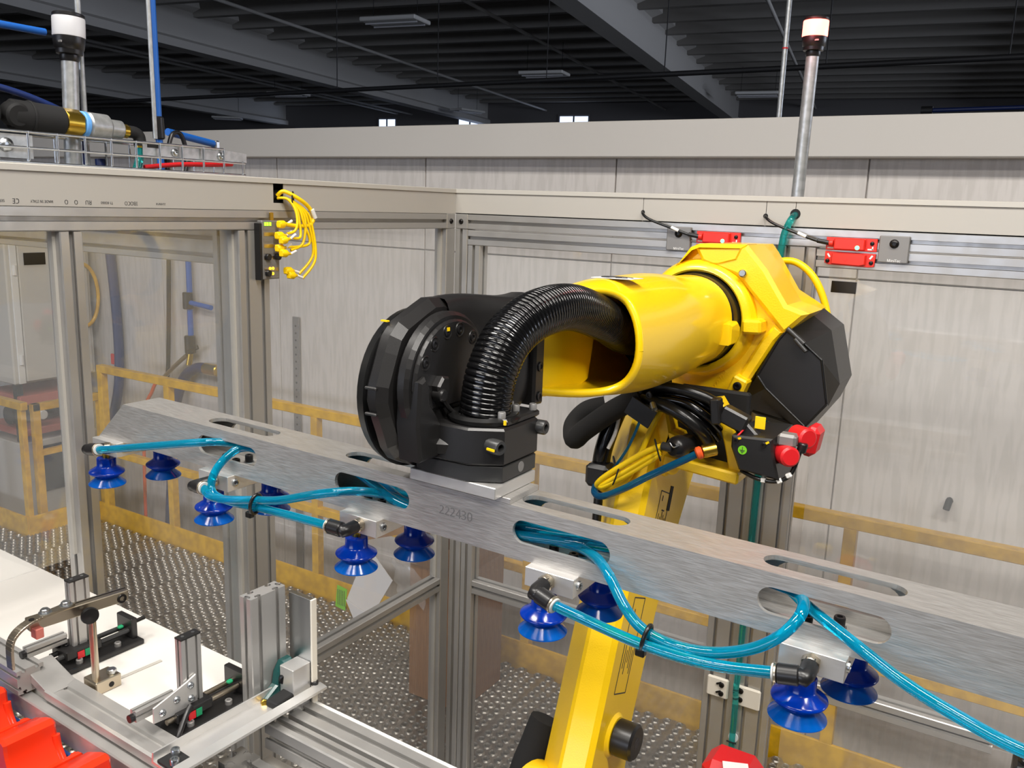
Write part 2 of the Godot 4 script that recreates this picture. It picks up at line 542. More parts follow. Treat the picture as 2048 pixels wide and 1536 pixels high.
func building() -> void:
	hall(struct("floor", bb(V(-46, -0.5, -44), V(22, -0.32, 22)), M.concrete))
	hall(struct("wall_north", bb(V(-46, -0.5, -44.3), V(22, 8.0, -44)), M.far_wall))
	hall(struct("wall_south", bb(V(-46, -0.5, 22), V(22, 8.0, 22.3)), M.far_wall))
	hall(struct("wall_west", bb(V(-46.3, -0.5, -44.3), V(-46, 8.0, 22.3)), M.far_wall))
	hall(struct("wall_east", bb(V(22, -0.5, -44.3), V(22.3, 8.0, 22.3)), M.far_wall))
	var roof := struct("ceiling", bb(V(-46.3, 7.6, -44.3), V(22.3, 7.9, 22.3)), M.roof)
	hall(roof)
	# roof ribs across, girders along
	var rib := Sh.new()
	rib.prism(poly([V2(-0.11, 0), V2(0.11, 0), V2(0.2, 0.42), V2(-0.2, 0.42)]), -34.0, 34.0, Transform3D(Basis(V(0, 0, 1), V(0, 1, 0), V(-1, 0, 0)), V(-12, 7.19, 0)))
	var rm := rib.mesh()
	for i in 26:
		var o := part(roof, "roof_rib", rm, M.roof)
		o.position = V(0, 0, -43.0 + i * 1.75)
	for x in [-32.0, -19.2, -6.2, 7.0]:
		var g := Sh.new()
		var z0 := -44.0
		g.prism(poly([V2(-0.28, 0), V2(0.28, 0), V2(0.28, 0.22), V2(0.12, 0.32), V2(0.12, 1.1), V2(0.42, 1.2), V2(0.42, 1.4), V2(-0.42, 1.4), V2(-0.42, 1.2), V2(-0.12, 1.1), V2(-0.12, 0.32), V2(-0.28, 0.22)]), z0, 20.0, Transform3D(Basis(), V(x, 6.2, 0)), 0.0, false)
		part(roof, "girder", g, M.girder_paint)
	var wn := 0
	for w in [[-15.0, -13.5, 5.7, 6.59], [-20.7, -19.4, 5.7, 6.5], [-25.6, -24.6, 5.55, 6.48], [-31.2, -29.8, 5.5, 5.98]]:
		wn += 1
		var f := struct("window_%d" % wn, bb(V(w[0] - 0.12, w[2] - 1.6, -44.0), V(w[1] + 0.12, w[3] + 0.12, -43.9), 0.01), M.far_wall)
		hall(f)
		var hy: float = (w[2] + w[3]) * 0.5
		part(f, "pane", bb(V(w[0], w[2] - 1.5, -43.92), V(w[1], hy - 0.04, -43.88)), M.daylight)
		part(f, "pane", bb(V(w[0], hy + 0.04, -43.92), V(w[1], w[3], -43.88)), M.daylight)
		part(f, "mullion", bb(V((w[0] + w[1]) * 0.5 - 0.04, w[2] - 1.5, -43.9), V((w[0] + w[1]) * 0.5 + 0.04, w[3], -43.85)), M.far_wall)
	# large daylight windows in the hall walls behind and beside the photographer
	for q in [[V(21.95, 3.4, -16.0), -PI / 2, 18.0, 170.0], [V(-12.0, 3.4, 21.95), PI, 18.0, 110.0]]:
		wn += 1
		var xf := Transform3D(Basis(Vector3.UP, q[1]), q[0])
		var f := struct("window_%d" % wn, bx(Vector3.ZERO, V(q[2] + 0.4, 4.4, 0.06), 0.02), M.far_wall)
		f.transform = Transform3D(Basis(Vector3.UP, deg_to_rad(BT)), Vector3.ZERO) * xf
		for i in 4:
			part(f, "pane", bx(V(q[2] * (-0.375 + 0.25 * i), 0, 0.04), V(q[2] * 0.25 - 0.2, 3.9, 0.02)), M.daylight)
		var l := AreaLight3D.new()
		l.name = "window_light"
		l.area_size = Vector2(q[2], 4.0)
		l.area_normalize_energy = true
		l.light_color = rgb(232, 238, 252)
		l.light_energy = q[3]
		l.area_range = 90.0
		l.shadow_enabled = true
		l.position = V(0, 0, 0.12)
		l.rotation = Vector3(0, PI, 0)
		f.add_child(l)
	# unlit strip lights hung under the roof
	var strips := [[-11.0, 6.25, -19.6, 0.0, "unlit flat light fixture hanging nearest under the dark roof"], [-10.1, 6.2, -27.8, 0.0, "unlit thin light fixture hanging beyond the nearest one, right of it"], [-21.6, 6.0, -30.0, 0.1, "unlit light fixture in the second roof bay, near the middle girder"],
		[-32.4, 6.1, -39.5, 0.5, "long bluish unlit light fixture low at the far left, just above the wall top"], [-4.0, 6.2, -33.5, 0.0, "unlit light fixture hanging far off, left of the thin white pole"], [-17.5, 6.2, -38.0, 1.2, "slanting unlit light fixture just left of the right-hand daylight window"], [-25.0, 6.4, -17.5, 0.0, "dim unlit light fixture under the roof at upper left, beside the blue riser"]]
	for s in strips:
		var o := thing("ceiling_light", s[4], "ceiling light", Vector3.ZERO, "unlit ceiling lights")
		var xf := Transform3D(Basis(Vector3.UP, deg_to_rad(BT)), Vector3.ZERO) * Transform3D(Basis(Vector3.UP, s[3]), V(s[0], s[1], s[2]))
		local(o, xf)
		part(o, "reflector", bb(V(-0.75, 0, -0.42), V(0.75, 0.1, 0.42), 0.02), M.white_paint)
		for z in [-0.2, 0.2]:
			part(o, "tube", cy(V(-0.7, -0.03, z), V(0.7, -0.03, z), 0.02, 8), M.lens_white)
		for x in [-0.6, 0.6]:
			part(o, "hanger", cy(V(x, 0.1, 0), V(x, 7.2 - s[1], 0), 0.008, 6), M.dark_iron)
	# pipes and rods under the roof
	var pipes := Sh.new()
	pipes.cyl(V(-14.0, 3.33, -8.2), V(6.0, 3.30, -8.2), 0.025, 10)
	var pp := thing("sprinkler_pipe", "thin black pipe running level across the dark hall above the wall", "pipe", V(-3.0, 3.0, -8.2))
	part(pp, "pipe", pipes, M.dark_iron)
	for x in [-7.6, -6.1, -4.7, -3.4, -1.9, -0.5, 1.0]:
		part(pp, "hanger_rod", cy(V(x, 3.3, -8.2), V(x, 7.3, -8.2), 0.006, 6), M.dark_iron)
	pp = thing("blue_air_pipe", "far blue air line with black clips, right of the lit beacon", "pipe", V(0.5, 2.9, -9.4))
	part(pp, "pipe", cy(V(-1.2, 3.05, -9.4), V(6.0, 3.12, -9.4), 0.02, 10), M.pipe_navy)
	for x in [-1.2, 0.1, 1.6]:
		part(pp, "clip", cy(V(x - 0.05, 3.05 + (x + 1.2) * 0.01, -9.4), V(x + 0.05, 3.05 + (x + 1.2) * 0.01, -9.4), 0.04, 10), M.dark_iron)
	pp = thing("roof_pipe", "long conduit slung below the roof ribs from upper left towards the far wall", "pipe", Vector3.ZERO)
	hall(pp); off[pp] = Vector3.ZERO
	for p in [[-15.8, 6.9], [-24.5, 6.8], [-23.6, 6.75], [-9.6, 6.9], [-2.6, 6.9]]:
		part(pp, "conduit", cy(V(p[0], p[1], -44), V(p[0], p[1], -8), 0.05, 8), M.girder_paint)

static func V2(x: float, y: float) -> Vector2:
	return Vector2(x, y)

func cell_wall() -> void:
	var w := struct("wall_partition", bb(V(-9.5, -0.32, -3.66), V(3.2, 2.36, -3.465)), M.wall_paint)
	for i in 13:
		var x0 := 3.03 - 1.01 * (i + 1) + 0.4
		for r in [[-0.3, 1.80], [1.806, 2.26]]:
			part(w, "wall_panel", bb(V(x0 + 0.0025, r[0], -3.47), V(x0 + 1.0075, r[1], -3.45), 0.002), M.wall_paint)
	part(w, "wall_band", bb(V(-9.5, 2.24, -3.68), V(3.2, 2.384, -3.36), 0.004), M.wall_band)
	# a patch of flaking and a torn label
	var hole := solo("cable_stub", hose([V(-0.2, 1.02, -3.45), V(-0.2, 1.03, -3.42), V(-0.205, 1.0, -3.40)], 0.012, 5, 8), M.black_matt, "small frayed black stub sticking out of the grey wall, right of the robot", "cable stub")

func hex_cell() -> Sh:
	var s := Sh.new()
	var R := []
	var hexp := []
	for i in 12:
		var a := TAU * i / 12.0
		if i % 2 == 0:
			hexp.append(Vector2(cos(a), sin(a)) * 0.0277)
		else:
			hexp.append(Vector2(cos(a), sin(a)) * 0.024)
	var prof := [[0.0195, 0.0, 0.0], [0.0165, 0.0055, 0.6], [0.0148, 0.0075, 0.1], [0.0136, 0.0068, -0.6], [0.0130, -0.014, -1.0]]
	for i in 12:
		var j := (i + 1) % 12
		var a := TAU * i / 12.0
		var b := TAU * j / 12.0
		var d0 := V(cos(a), 0, sin(a)); var d1 := V(cos(b), 0, sin(b))
		var up := Vector3.UP
		var P0 := V(hexp[i].x, 0, hexp[i].y); var P1 := V(hexp[j].x, 0, hexp[j].y)
		var q0 := P0; var q1 := P1
		var n0 := up; var n1 := up
		for k in prof.size():
			var r: float = prof[k][0]; var y: float = prof[k][1]; var t: float = prof[k][2]
			var e0 := d0 * r + up * y; var e1 := d1 * r + up * y
			var m0 := (up * (1.0 - absf(t)) + d0 * t).normalized() if k > 0 else (up + d0 * 0.45).normalized()
			var m1 := (up * (1.0 - absf(t)) + d1 * t).normalized() if k > 0 else (up + d1 * 0.45).normalized()
			if k == 0:
				m0 = up; m1 = up
			s.tri(q0, e0, e1, n0, m0, m1); s.tri(q0, e1, q1, n0, m1, n1)
			q0 = e0; q1 = e1; n0 = m0; n1 = m1
			if k == 0:
				n0 = (up + d0 * 0.7).normalized(); n1 = (up + d1 * 0.7).normalized()
	return s

func deck() -> void:
	var f := struct("floor_deck", bb(V(-7.0, -0.30, -3.16), V(1.4, -0.26, 0.9)), M.concrete)
	var c := hex_cell()
	var meshes := []
	for rng in [[-3.095, 61], [-2.675, 52]]:
		var s := Sh.new()
		for j in 7:
			for i in rng[1]:
				var z: float = rng[0] + 0.026 + i * 0.048 + (0.024 if j % 2 else 0.0)
				s.add(c, Transform3D(Basis(), V(-0.1245 + 0.0415 * j, 0, z)))
		var z1: float = rng[0] + 0.026 + rng[1] * 0.048
		for sx in [-1.0, 1.0]:
			s.box(V(0.0135, 0.0, z1 - rng[0]) + V(0, 0.0014, 0), Transform3D(Basis(), V(sx * 0.1448, -0.0011, (rng[0] + z1) * 0.5)))
			s.box(V(0.002, 0.05, z1 - rng[0]), Transform3D(Basis(), V(sx * 0.1505, -0.0265, (rng[0] + z1) * 0.5)))
		meshes.append(s.mesh())
	for k in range(-7, 20):
		var x := -1.05 - 0.3035 * (k + 0.5)
		var o := part(f, "deck_panel", meshes[0 if k < 13 else 1], M.deck_metal)
		o.position = V(x, 0, 0)
	for z in [-2.95, -2.2, -1.4]:
		part(f, "deck_beam", bb(V(-6.9, -0.2, z - 0.035), V(1.3, -0.06, z + 0.035), 0.003), M.rail_yellow)

func fence() -> void:
	var xL := -1.562
	var zR := -2.202
	var al: Material = M.aluminium
	var a := thing("guard_fence", "left guard fence of slotted aluminium posts with clear panels, under the longer printed duct", "fence", V(xL - 0.03, 0, -1.4), "guard fences of the cell")
	part(a, "top_rail", bar(V(xL - 0.0225, 1.9785, -2.156), V(xL - 0.0225, 1.9785, -0.25), 0.045, 0.045), al)
	part(a, "corner_bracket", bb(V(xL - 0.045, 1.956, -2.2), V(xL + 0.001, 2.001, -2.157), 0.002), al)
	part(a, "cap_screw", button_screw(V(xL + 0.001, 1.978, -2.178), V(1, 0, 0), 0.008, 0.005), M.dark_screw)
	part(a, "post", bar(V(xL - 0.045, 0, -1.407), V(xL - 0.045, 1.955, -1.407), 0.09, 0.09, V(0, 0, -1)), al)
	part(a, "post", bar(V(xL - 0.0225, 0, -0.9665), V(xL - 0.0225, 1.955, -0.9665), 0.045, 0.045, V(0, 0, -1)), al)
	part(a, "post", bar(V(xL - 0.0225, 0, -2.1795), V(xL - 0.0225, 1.955, -2.1795), 0.045, 0.045, V(0, 0, -1), 13), al)
	part(a, "low_rail", bar(V(xL - 0.0225, 0.805, -2.156), V(xL - 0.0225, 0.805, -1.453), 0.045, 0.045), al)
	part(a, "sill_rail", bar(V(xL - 0.0225, 0.03, -2.156), V(xL - 0.0225, 0.03, -1.453), 0.045, 0.045), al)
	part(a, "outer_rail", bar(V(-4.2, 1.912, -1.407), V(xL - 0.091, 1.912, -1.407), 0.045, 0.08, V(0, 1, 0)), al)
	for p in [[-2.157, -1.452, 0.8275, 1.956], [-2.157, -1.452, 0.053, 0.7825], [-1.362, -0.989, 0.6, 1.956], [-0.944, -0.3, 1.32, 1.956]]:
		part(a, "panel", bb(V(xL - 0.026, p[2] - 0.008, p[0] - 0.008), V(xL - 0.021, p[3] + 0.008, p[1] + 0.008)), M.acrylic)
		for e in [[p[0], p[0] + 0.006], [p[1] - 0.006, p[1]]]:
			part(a, "panel_gasket", bb(V(xL - 0.03, p[2], e[0]), V(xL - 0.016, p[3], e[1])), M.pvc)
	var b := thing("guard_fence", "rear guard fence with framed clear doors behind the robot, carrying red interlock switches", "fence", V(-0.6, 0, zR - 0.03), "guard fences of the cell")
	part(b, "top_rail", bar(V(xL + 0.046, 1.9785, zR - 0.0225), V(1.1, 1.9785, zR - 0.0225), 0.045, 0.045), al)
	part(b, "corner_bracket", bb(V(xL + 0.001, 1.956, zR - 0.045), V(xL + 0.045, 2.001, zR + 0.001), 0.002), al)
	part(b, "cap_screw", button_screw(V(xL + 0.022, 1.978, zR + 0.001), V(0, 0, 1), 0.008, 0.005), M.dark_screw)
	part(b, "post", bar(V(xL + 0.0225, 0, zR - 0.0225), V(xL + 0.0225, 1.955, zR - 0.0225), 0.045, 0.045, V(0, 0, -1), 7), al)
	for x in [-0.632, -0.534]:
		part(b, "post", bar(V(x, 0, zR - 0.0225), V(x, 1.955, zR - 0.0225), 0.09, 0.045, V(0, 0, -1)), al)
	for d in [[xL + 0.047, -0.679], [-0.487, 1.05]]:
		part(b, "door_rail", bar(V(d[0], 1.931, zR - 0.0225), V(d[1], 1.931, zR - 0.0225), 0.045, 0.045), al)
		part(b, "door_stile", bar(V(d[0] + 0.0225, 0.055, zR - 0.0225), V(d[0] + 0.0225, 1.908, zR - 0.0225), 0.045, 0.045, V(0, 0, -1)), al) if d[0] < -1.0 else null
		part(b, "mid_rail", bar(V(d[0] + (0.046 if d[0] < -1.0 else 0.0), 0.805, zR - 0.0225), V(d[1] if d[0] < -1.0 else 0.035, 0.805, zR - 0.0225), 0.045, 0.045), al)
		part(b, "sill_rail", bar(V(d[0], 0.03, zR - 0.0225), V(d[1], 0.03, zR - 0.0225), 0.045, 0.045), al)
		for r in [[0.8275, 1.9085], [0.0525, 0.7825]]:
			part(b, "panel", bb(V(d[0] + 0.03, r[0] - 0.006, zR - 0.026), V(d[1] + 0.006, r[1] + 0.006, zR - 0.021)), M.acrylic)
	for h in [[-0.663, -0.602, 0.706, 0.766, "hinge_plate"], [-0.584, -0.513, 0.702, 0.762, "hinge_plate"]]:
		var o := part(b, h[4], bx(V((h[0] + h[1]) * 0.5, (h[2] + h[3]) * 0.5, zR + 0.005), V(h[1] - h[0], h[3] - h[2], 0.01), 0.004), M.hinge_white)
		for y in [0.722, 0.748]:
			var x: float = h[1] - 0.018 if h[0] < -0.6 else h[0] + 0.018
			var scr := Sh.new()
			scr.add(bolt(V(x, y, zR + 0.0101), V(0, 0, 1), 0.007, 0.005), Transform3D())
			scr.box(V(0.016, 0.005, 0.004), Transform3D(Basis(V(0, 0, 1), 0.5), V(x - 0.008, y + 0.004, zR + 0.0125)), 0.001)
			part(o, "wing_screw", scr, M.dark_screw)
	# wire ducts on top of the rails, one along each side
	var d := thing("wire_duct", "long grey wire duct with upside-down printing along the left fence top", "wire duct", V(xL - 0.03, 2.0, -1.2), "grey wire ducts on the fence")
	var body := Sh.new()
	for s in [[V(xL - 0.002, 2.001, -2.204), V(xL, 2.063, -1.5)], [V(xL - 0.002, 2.001, -1.468), V(xL, 2.063, -0.25)], [V(xL - 0.002, 2.001, -1.5), V(xL, 2.018, -1.468)], [V(xL - 0.06, 2.001, -2.204), V(xL - 0.002, 2.003, -0.25)], [V(xL - 0.062, 2.001, -2.204), V(xL - 0.06, 2.063, -0.25)]]:
		body.box((s[1] - s[0]).abs(), Transform3D(Basis(), (s[0] + s[1]) * 0.5))
	part(d, "body", body, M.duct)
	var lid := Sh.new()
	lid.prism(poly([V2(-0.065, 0), V2(-0.0645, 0.0105), V2(-0.062, 0.012), V2(0.0005, 0.012), V2(0.003, 0.0105), V2(0.0035, 0), V2(0.001, 0), V2(0.0, 0.009), V2(-0.0615, 0.009), V2(-0.0625, 0)]), -2.204, -0.25, Transform3D(Basis(), V(xL, 2.0625, 0)))
	part(d, "cover", lid, M.duct_cover)
	part(d, "bundled_wires", hose([V(xL - 0.03, 2.03, -2.1), V(xL - 0.028, 2.035, -1.48), V(xL - 0.03, 2.03, -0.4)], 0.018, 6, 10), M.fitting_dark)
	var ink := [["CE", 0.0115, -0.868], ["MADE IN ITALY", 0.0062, -0.915], ["O", 0.0105, -0.961], ["O", 0.0105, -0.980], ["RU", 0.0105, -1.005], ["T1 60X60", 0.0062, -1.043], ["IBOCO", 0.0095, -1.095], ["22/09/18", 0.0055, -1.163], ["SER 22", 0.0058, -0.84]]
	for t in ink:
		write(d, "print", t[0], t[1], V(xL + 0.0002, 2.0095, t[2]), Vector3(0, PI / 2, PI), M.ink)
	d = thing("wire_duct", "plain grey wire duct along the rear fence top, with cables leaving three slits", "wire duct", V(-0.3, 2.0, zR - 0.03), "grey wire ducts on the fence")
	body = Sh.new()
	var xs := [xL, -0.9485, -0.947, -0.6195, -0.618, -0.5478, -0.5463, 1.1]
	for i in [0, 2, 4, 6]:
		body.box(V(xs[i + 1] - xs[i], 0.062, 0.002), Transform3D(Basis(), V((xs[i] + xs[i + 1]) * 0.5, 2.032, zR - 0.001)))
	body.box(V(1.1 - xL, 0.062, 0.002), Transform3D(Basis(), V((xL + 1.1) * 0.5, 2.032, zR - 0.061)))
	body.box(V(1.1 - xL, 0.002, 0.06), Transform3D(Basis(), V((xL + 1.1) * 0.5, 2.002, zR - 0.03)))
	for i in [1, 3, 5]:
		body.box(V(0.004, 0.025, 0.0015), Transform3D(Basis(), V(xs[i] + 0.0007, 2.013, zR - 0.0012)))
	part(d, "body", body, M.duct)
	lid = Sh.new()
	lid.prism(poly([V2(-0.065, 0), V2(-0.0645, 0.0105), V2(-0.062, 0.012), V2(0.0005, 0.012), V2(0.003, 0.0105), V2(0.0035, 0), V2(0.001, 0), V2(0.0, 0.009), V2(-0.0615, 0.009), V2(-0.0625, 0)]), -1.1, -xL, Transform3D(Basis(V(0, 0, 1), V(0, 1, 0), V(-1, 0, 0)), V(0, 2.0625, zR)))
	part(d, "cover", lid, M.duct_cover)
	for g in [[-0.948, 2.025, 0.0055], [-0.619, 2.026, 0.006], [-0.547, 2.033, 0.0125]]:
		part(d, "grommet_hole", cy(V(g[0], g[1], zR - 0.004), V(g[0], g[1], zR + 0.0006), g[2], 20), M.black_matt)

func backstage() -> void:
	var y := thing("guard_rail", "long yellow steel guard rail with toe plate along the deck edge behind the cell", "railing", V(-2.0, 0, -3.12), "yellow railings round the deck")
	part(y, "top_rail", bb(V(-4.85, 0.955, -3.145), V(1.4, 1.0, -3.1), 0.003), M.rail_yellow)
	part(y, "mid_rail", bb(V(-4.8, 0.44, -3.14), V(1.4, 0.48, -3.1), 0.003), M.rail_yellow)
	part(y, "toe_plate", bb(V(-4.97, -0.28, -3.112), V(1.4, 0.115, -3.1), 0.001), M.rail_yellow)
	for x in [-4.825, -4.2, -3.05, -1.78, -0.475, 0.8]:
		part(y, "post", bb(V(x - 0.022, 0.0, -3.143), V(x + 0.022, 0.956, -3.1005), 0.002), M.rail_yellow)
	y = thing("guard_rail", "short low yellow railing with two posts below the control cabinet, at the deck's left end", "railing", V(-5.0, 0, -2.95), "yellow railings round the deck")
	part(y, "toe_plate", bb(V(-4.982, -0.28, -3.1), V(-4.97, 0.115, -2.69), 0.001), M.rail_yellow)
	part(y, "top_rail", bb(V(-5.06, 0.735, -3.26), V(-5.02, 0.78, -2.79), 0.002), M.rail_yellow)
	part(y, "mid_rail", bb(V(-5.058, 0.455, -3.25), V(-5.022, 0.49, -2.80), 0.002), M.rail_yellow)
	for z in [-3.235, -2.815]:
		part(y, "post", bb(V(-5.06, -0.2, z - 0.022), V(-5.02, 0.78, z + 0.022), 0.002), M.rail_yellow)
	y = thing("guard_rail", "yellow railing leaving the picture at the left edge, level with the deck corner", "railing", V(-6.0, 0, -2.7), "yellow railings round the deck")
	part(y, "toe_plate", bb(V(-8.0, -0.28, -2.697), V(-4.982, 0.115, -2.685), 0.001), M.rail_yellow)
	part(y, "top_rail", bb(V(-8.0, 0.77, -2.73), V(-4.96, 0.815, -2.69), 0.002), M.rail_yellow)
	for x in [-5.0, -5.5, -6.6]:
		part(y, "post", bb(V(x - 0.022, 0.0, -2.728), V(x + 0.022, 0.8, -2.698), 0.002), M.rail_yellow)
	# control cabinet and the crate of gear below it
	var c := thing("control_cabinet", "pale grey control cabinet with door gap and hinges, behind the clear panels at left", "cabinet", V(-5.6, 0.0, -3.13))
	part(c, "body", bb(V(-5.9, 0.845, -3.4), V(-5.32, 1.76, -2.86), 0.008), M.cabinet)
	part(c, "door", bb(V(-5.318, 0.86, -3.37), V(-5.3, 1.745, -2.93), 0.004), M.cabinet)
	for yy in [1.0, 1.55]:
		part(c, "hinge", cy(V(-5.302, yy - 0.03, -2.905), V(-5.302, yy + 0.03, -2.905), 0.012, 10), M.white_paint)
	part(c, "edge_trim", bb(V(-5.318, 0.85, -2.925), V(-5.305, 1.75, -2.885), 0.002), M.white_paint)
	for z in [-3.35, -2.92]:
		part(c, "leg", bb(V(-5.8, -0.32, z - 0.02), V(-5.76, 0.846, z + 0.02)), M.dark_iron)
		part(c, "leg", bb(V(-5.42, -0.32, z - 0.02), V(-5.38, 0.846, z + 0.02)), M.dark_iron)
	c = thing("drive_unit", "grey equipment stack with a dusty red shelf and round knob, under the control cabinet", "machine", V(-5.6, -0.32, -3.1))
	part(c, "shelf", bb(V(-5.75, 0.70, -3.36), V(-5.345, 0.76, -2.9), 0.004), M.pink_red)
	part(c, "roller", cy(V(-5.5, 0.62, -3.36), V(-5.5, 0.62, -2.9), 0.06, 16), M.dark_iron)
	part(c, "lower_shelf", bb(V(-5.75, 0.50, -3.36), V(-5.345, 0.545, -2.9), 0.004), M.pink_red)
	part(c, "base", bb(V(-5.75, -0.32, -3.4), V(-5.35, 0.46, -2.88), 0.006), M.cabinet)
	part(c, "black_panel", bb(V(-5.351, 0.12, -3.36), V(-5.33, 0.42, -2.98), 0.004), M.black_matt)
	part(c, "knob", cy(V(-5.345, 0.63, -3.02), V(-5.31, 0.63, -3.02), 0.03, 16, 0.004), M.white_paint)
	for z in [-3.2, -3.13]:
		part(c, "socket", cy(V(-5.33, 0.2, z), V(-5.326, 0.2, z), 0.02, 12), M.sticker_black)
	# air lines and cables on the wall
	var p := thing("air_drop", "bright blue air pipe with black tee and valve on the wall, left of wide post", "pipe", V(-4.35, 1.2, -3.4))
	part(p, "pipe", cy(V(-4.357, 1.44, -3.415), V(-4.357, 2.23, -3.415), 0.017, 12), M.pipe_blue)
	part(p, "pipe", cy(V(-4.355, 1.19, -3.41), V(-4.355, 1.37, -3.41), 0.017, 12), M.pipe_blue)
	part(p, "tee", cy(V(-4.357, 1.36, -3.4), V(-4.357, 1.46, -3.4), 0.03, 14, 0.004), M.fitting_dark)
	part(p, "branch", cy(V(-4.34, 1.40, -3.4), V(-4.15, 1.385, -3.4), 0.015, 12), M.pipe_blue)
	part(p, "valve", cy(V(-4.352, 1.09, -3.4), V(-4.354, 1.2, -3.4), 0.032, 14, 0.006), M.fitting_dark)
	part(p, "valve_handle", bx(V(-4.30, 1.125, -3.38), V(0.09, 0.025, 0.02), 0.004, V(0, 0, 0.4)), M.fitting_dark)
	part(p, "brass_nipple", cy(V(-4.36, 1.02, -3.39), V(-4.352, 1.09, -3.4), 0.018, 10), M.brass)
	part(p, "whip_hose", hose([V(-4.37, 1.08, -3.39), V(-4.45, 1.02, -3.38), V(-4.56, 0.93, -3.37), V(-4.62, 0.88, -3.36)], 0.014, 6, 8), M.nickel)
	p = thing("black_cable", "black cable hanging straight down the grey wall left of the blue air pipe", "cable", V(-4.55, 1.0, -3.42))
	part(p, "cable", hose([V(-4.53, 2.23, -3.42), V(-4.54, 1.7, -3.42), V(-4.58, 1.0, -3.41), V(-4.6, 0.9, -3.4)], 0.013, 6, 8), M.black_matt)
	p = thing("orange_hose", "thin orange hose dropping behind the yellow rail near the pointed beam end", "hose", V(-4.7, 0.5, -3.35))
	part(p, "hose", hose([V(-4.62, 0.90, -3.36), V(-4.68, 0.82, -3.36), V(-4.78, 0.6, -3.36), V(-4.82, -0.2, -3.36)], 0.011, 6, 8), M.orange)
	p = thing("blue_hose", "thick navy hose curving into a brass fitting beside the wide aluminium post", "hose", V(-4.4, 0.5, -3.36))
	part(p, "hose", hose([V(-4.52, -0.3, -3.3), V(-4.5, 0.3, -3.34), V(-4.48, 0.7, -3.36), V(-4.40, 0.93, -3.38), V(-4.28, 1.01, -3.38), V(-4.2, 1.02, -3.38)], 0.032, 6, 10), M.pipe_navy)
	part(p, "fitting", cy(V(-4.2, 1.02, -3.38), V(-4.08, 1.02, -3.38), 0.036, 12, 0.005), M.brass)
	p = thing("navy_pipe", "dark blue pipe running down the wall between the cabinet and the yellow rail", "pipe", V(-5.1, 1.0, -3.4))
	part(p, "pipe", hose([V(-5.16, 2.23, -3.415), V(-5.12, 1.75, -3.415), V(-5.08, 1.2, -3.415), V(-5.08, 0.8, -3.40), V(-5.16, 0.4, -3.36), V(-5.22, -0.3, -3.34)], 0.03, 6, 10), M.pipe_navy)
	part(p, "red_tag", bb(V(-5.13, 0.93, -3.40), V(-5.06, 1.0, -3.385), 0.004), M.cap_red)
	p = thing("yellow_hose_coil", "coil of yellow hose hung on the side of the pale control cabinet", "hose", V(-5.35, 1.4, -3.42))
	var ring := []
	for i in 17:
		var a := TAU * i / 16.0
		ring.append(V(-5.29, 1.37 + 0.2 * sin(a), -3.33 + 0.1 * cos(a)))
	part(p, "coil", hose(ring, 0.012, 3, 8), M.rail_yellow)
	p = thing("slotted_strut", "grey perforated steel strip standing upright against the wall, right of the wide post", "strut", V(-3.5, 0.3, -3.42))
	part(p, "strip", bb(V(-3.525, -0.3, -3.44), V(-3.475, 1.39, -3.432), 0.001), M.plate_grey)
	for i in 26:
		part(p, "hole", cy(V(-3.5, 1.34 - i * 0.04, -3.433), V(-3.5, 1.34 - i * 0.04, -3.4305), 0.006, 8), M.ink)
	# cardboard box with sheets
	var b := thing("cardboard_box", "tall open cardboard box standing on the deck behind the corner post", "box", V(-1.95, 0.003, -2.78))
	part(b, "wall", bb(V(-2.06, 0.006, -2.64), V(-1.80, 0.69, -2.634)), M.card)
	part(b, "wall", bb(V(-2.06, 0.006, -2.94), V(-1.80, 0.69, -2.934)), M.card)
	part(b, "wall", bb(V(-1.806, 0.006, -2.934), V(-1.80, 0.69, -2.64)), M.card)
	part(b, "wall", bb(V(-2.06, 0.006, -2.934), V(-2.054, 0.69, -2.64)), M.card)
	part(b, "flap", bx(V(-2.22, 0.66, -2.78), V(0.36, 0.004, 0.28), 0.0, V(0, 0, 0.35)), M.card)
	part(b, "flap", bx(V(-1.93, 0.64, -2.60), V(0.25, 0.10, 0.004), 0.0, V(0.5, 0, 0)), M.card)
	part(b, "tape", bb(V(-2.06, 0.602, -2.633), V(-1.80, 0.632, -2.6325)), M.pipe_blue)
	b = thing("paper_sheet", "large creased white sheet leaning out of the box behind the clear panel", "paper", V(-2.2, 0.3, -2.62))
	var sh := Sh.new()
	sh.prism(poly([V2(-2.215, 0.63), V2(-2.19, 0.62), V2(-2.09, 0.53), V2(-2.19, 0.36), V2(-2.27, 0.28), V2(-2.335, 0.385), V2(-2.27, 0.53)]), -2.56, -2.557)
	part(b, "sheet", sh, M.paper)
	sh = Sh.new()
	sh.prism(poly([V2(-2.335, 0.385), V2(-2.215, 0.35), V2(-2.27, 0.27)]), -2.552, -2.549)
	part(b, "folded_corner", sh, M.paper)
	b = thing("plastic_bag", "clear plastic bag slumped beside the white sheet in the box", "bag", V(-2.05, 0.45, -2.6))
	sh = Sh.new()
	var rows := []
	for i in 7:
		var r := []
		for j in 7:
			var x := -2.12 + 0.15 * j / 6.0 + 0.02 * i / 6.0
			r.append(V(x, 0.61 - 0.14 * i / 6.0 - 0.04 * j / 6.0, -2.595 + 0.012 * sin(i * 2.1 + j * 1.3)))
		rows.append(r)
	sh.grid(rows)
	part(b, "film", sh, M.clear_plate)
	b = solo("green_tag", bx(V(-2.36, 0.385, -2.55), V(0.055, 0.1, 0.002), 0.0, V(0, 0, -0.12)), M.lime, "lime green card with dark lettering tucked beside the white sheet", "tag")
	for i in 5:
		part(b, "lettering", bx(V(-2.378 + 0.009 * i, 0.385, -2.5486), V(0.003, 0.07, 0.0006)), M.ink)

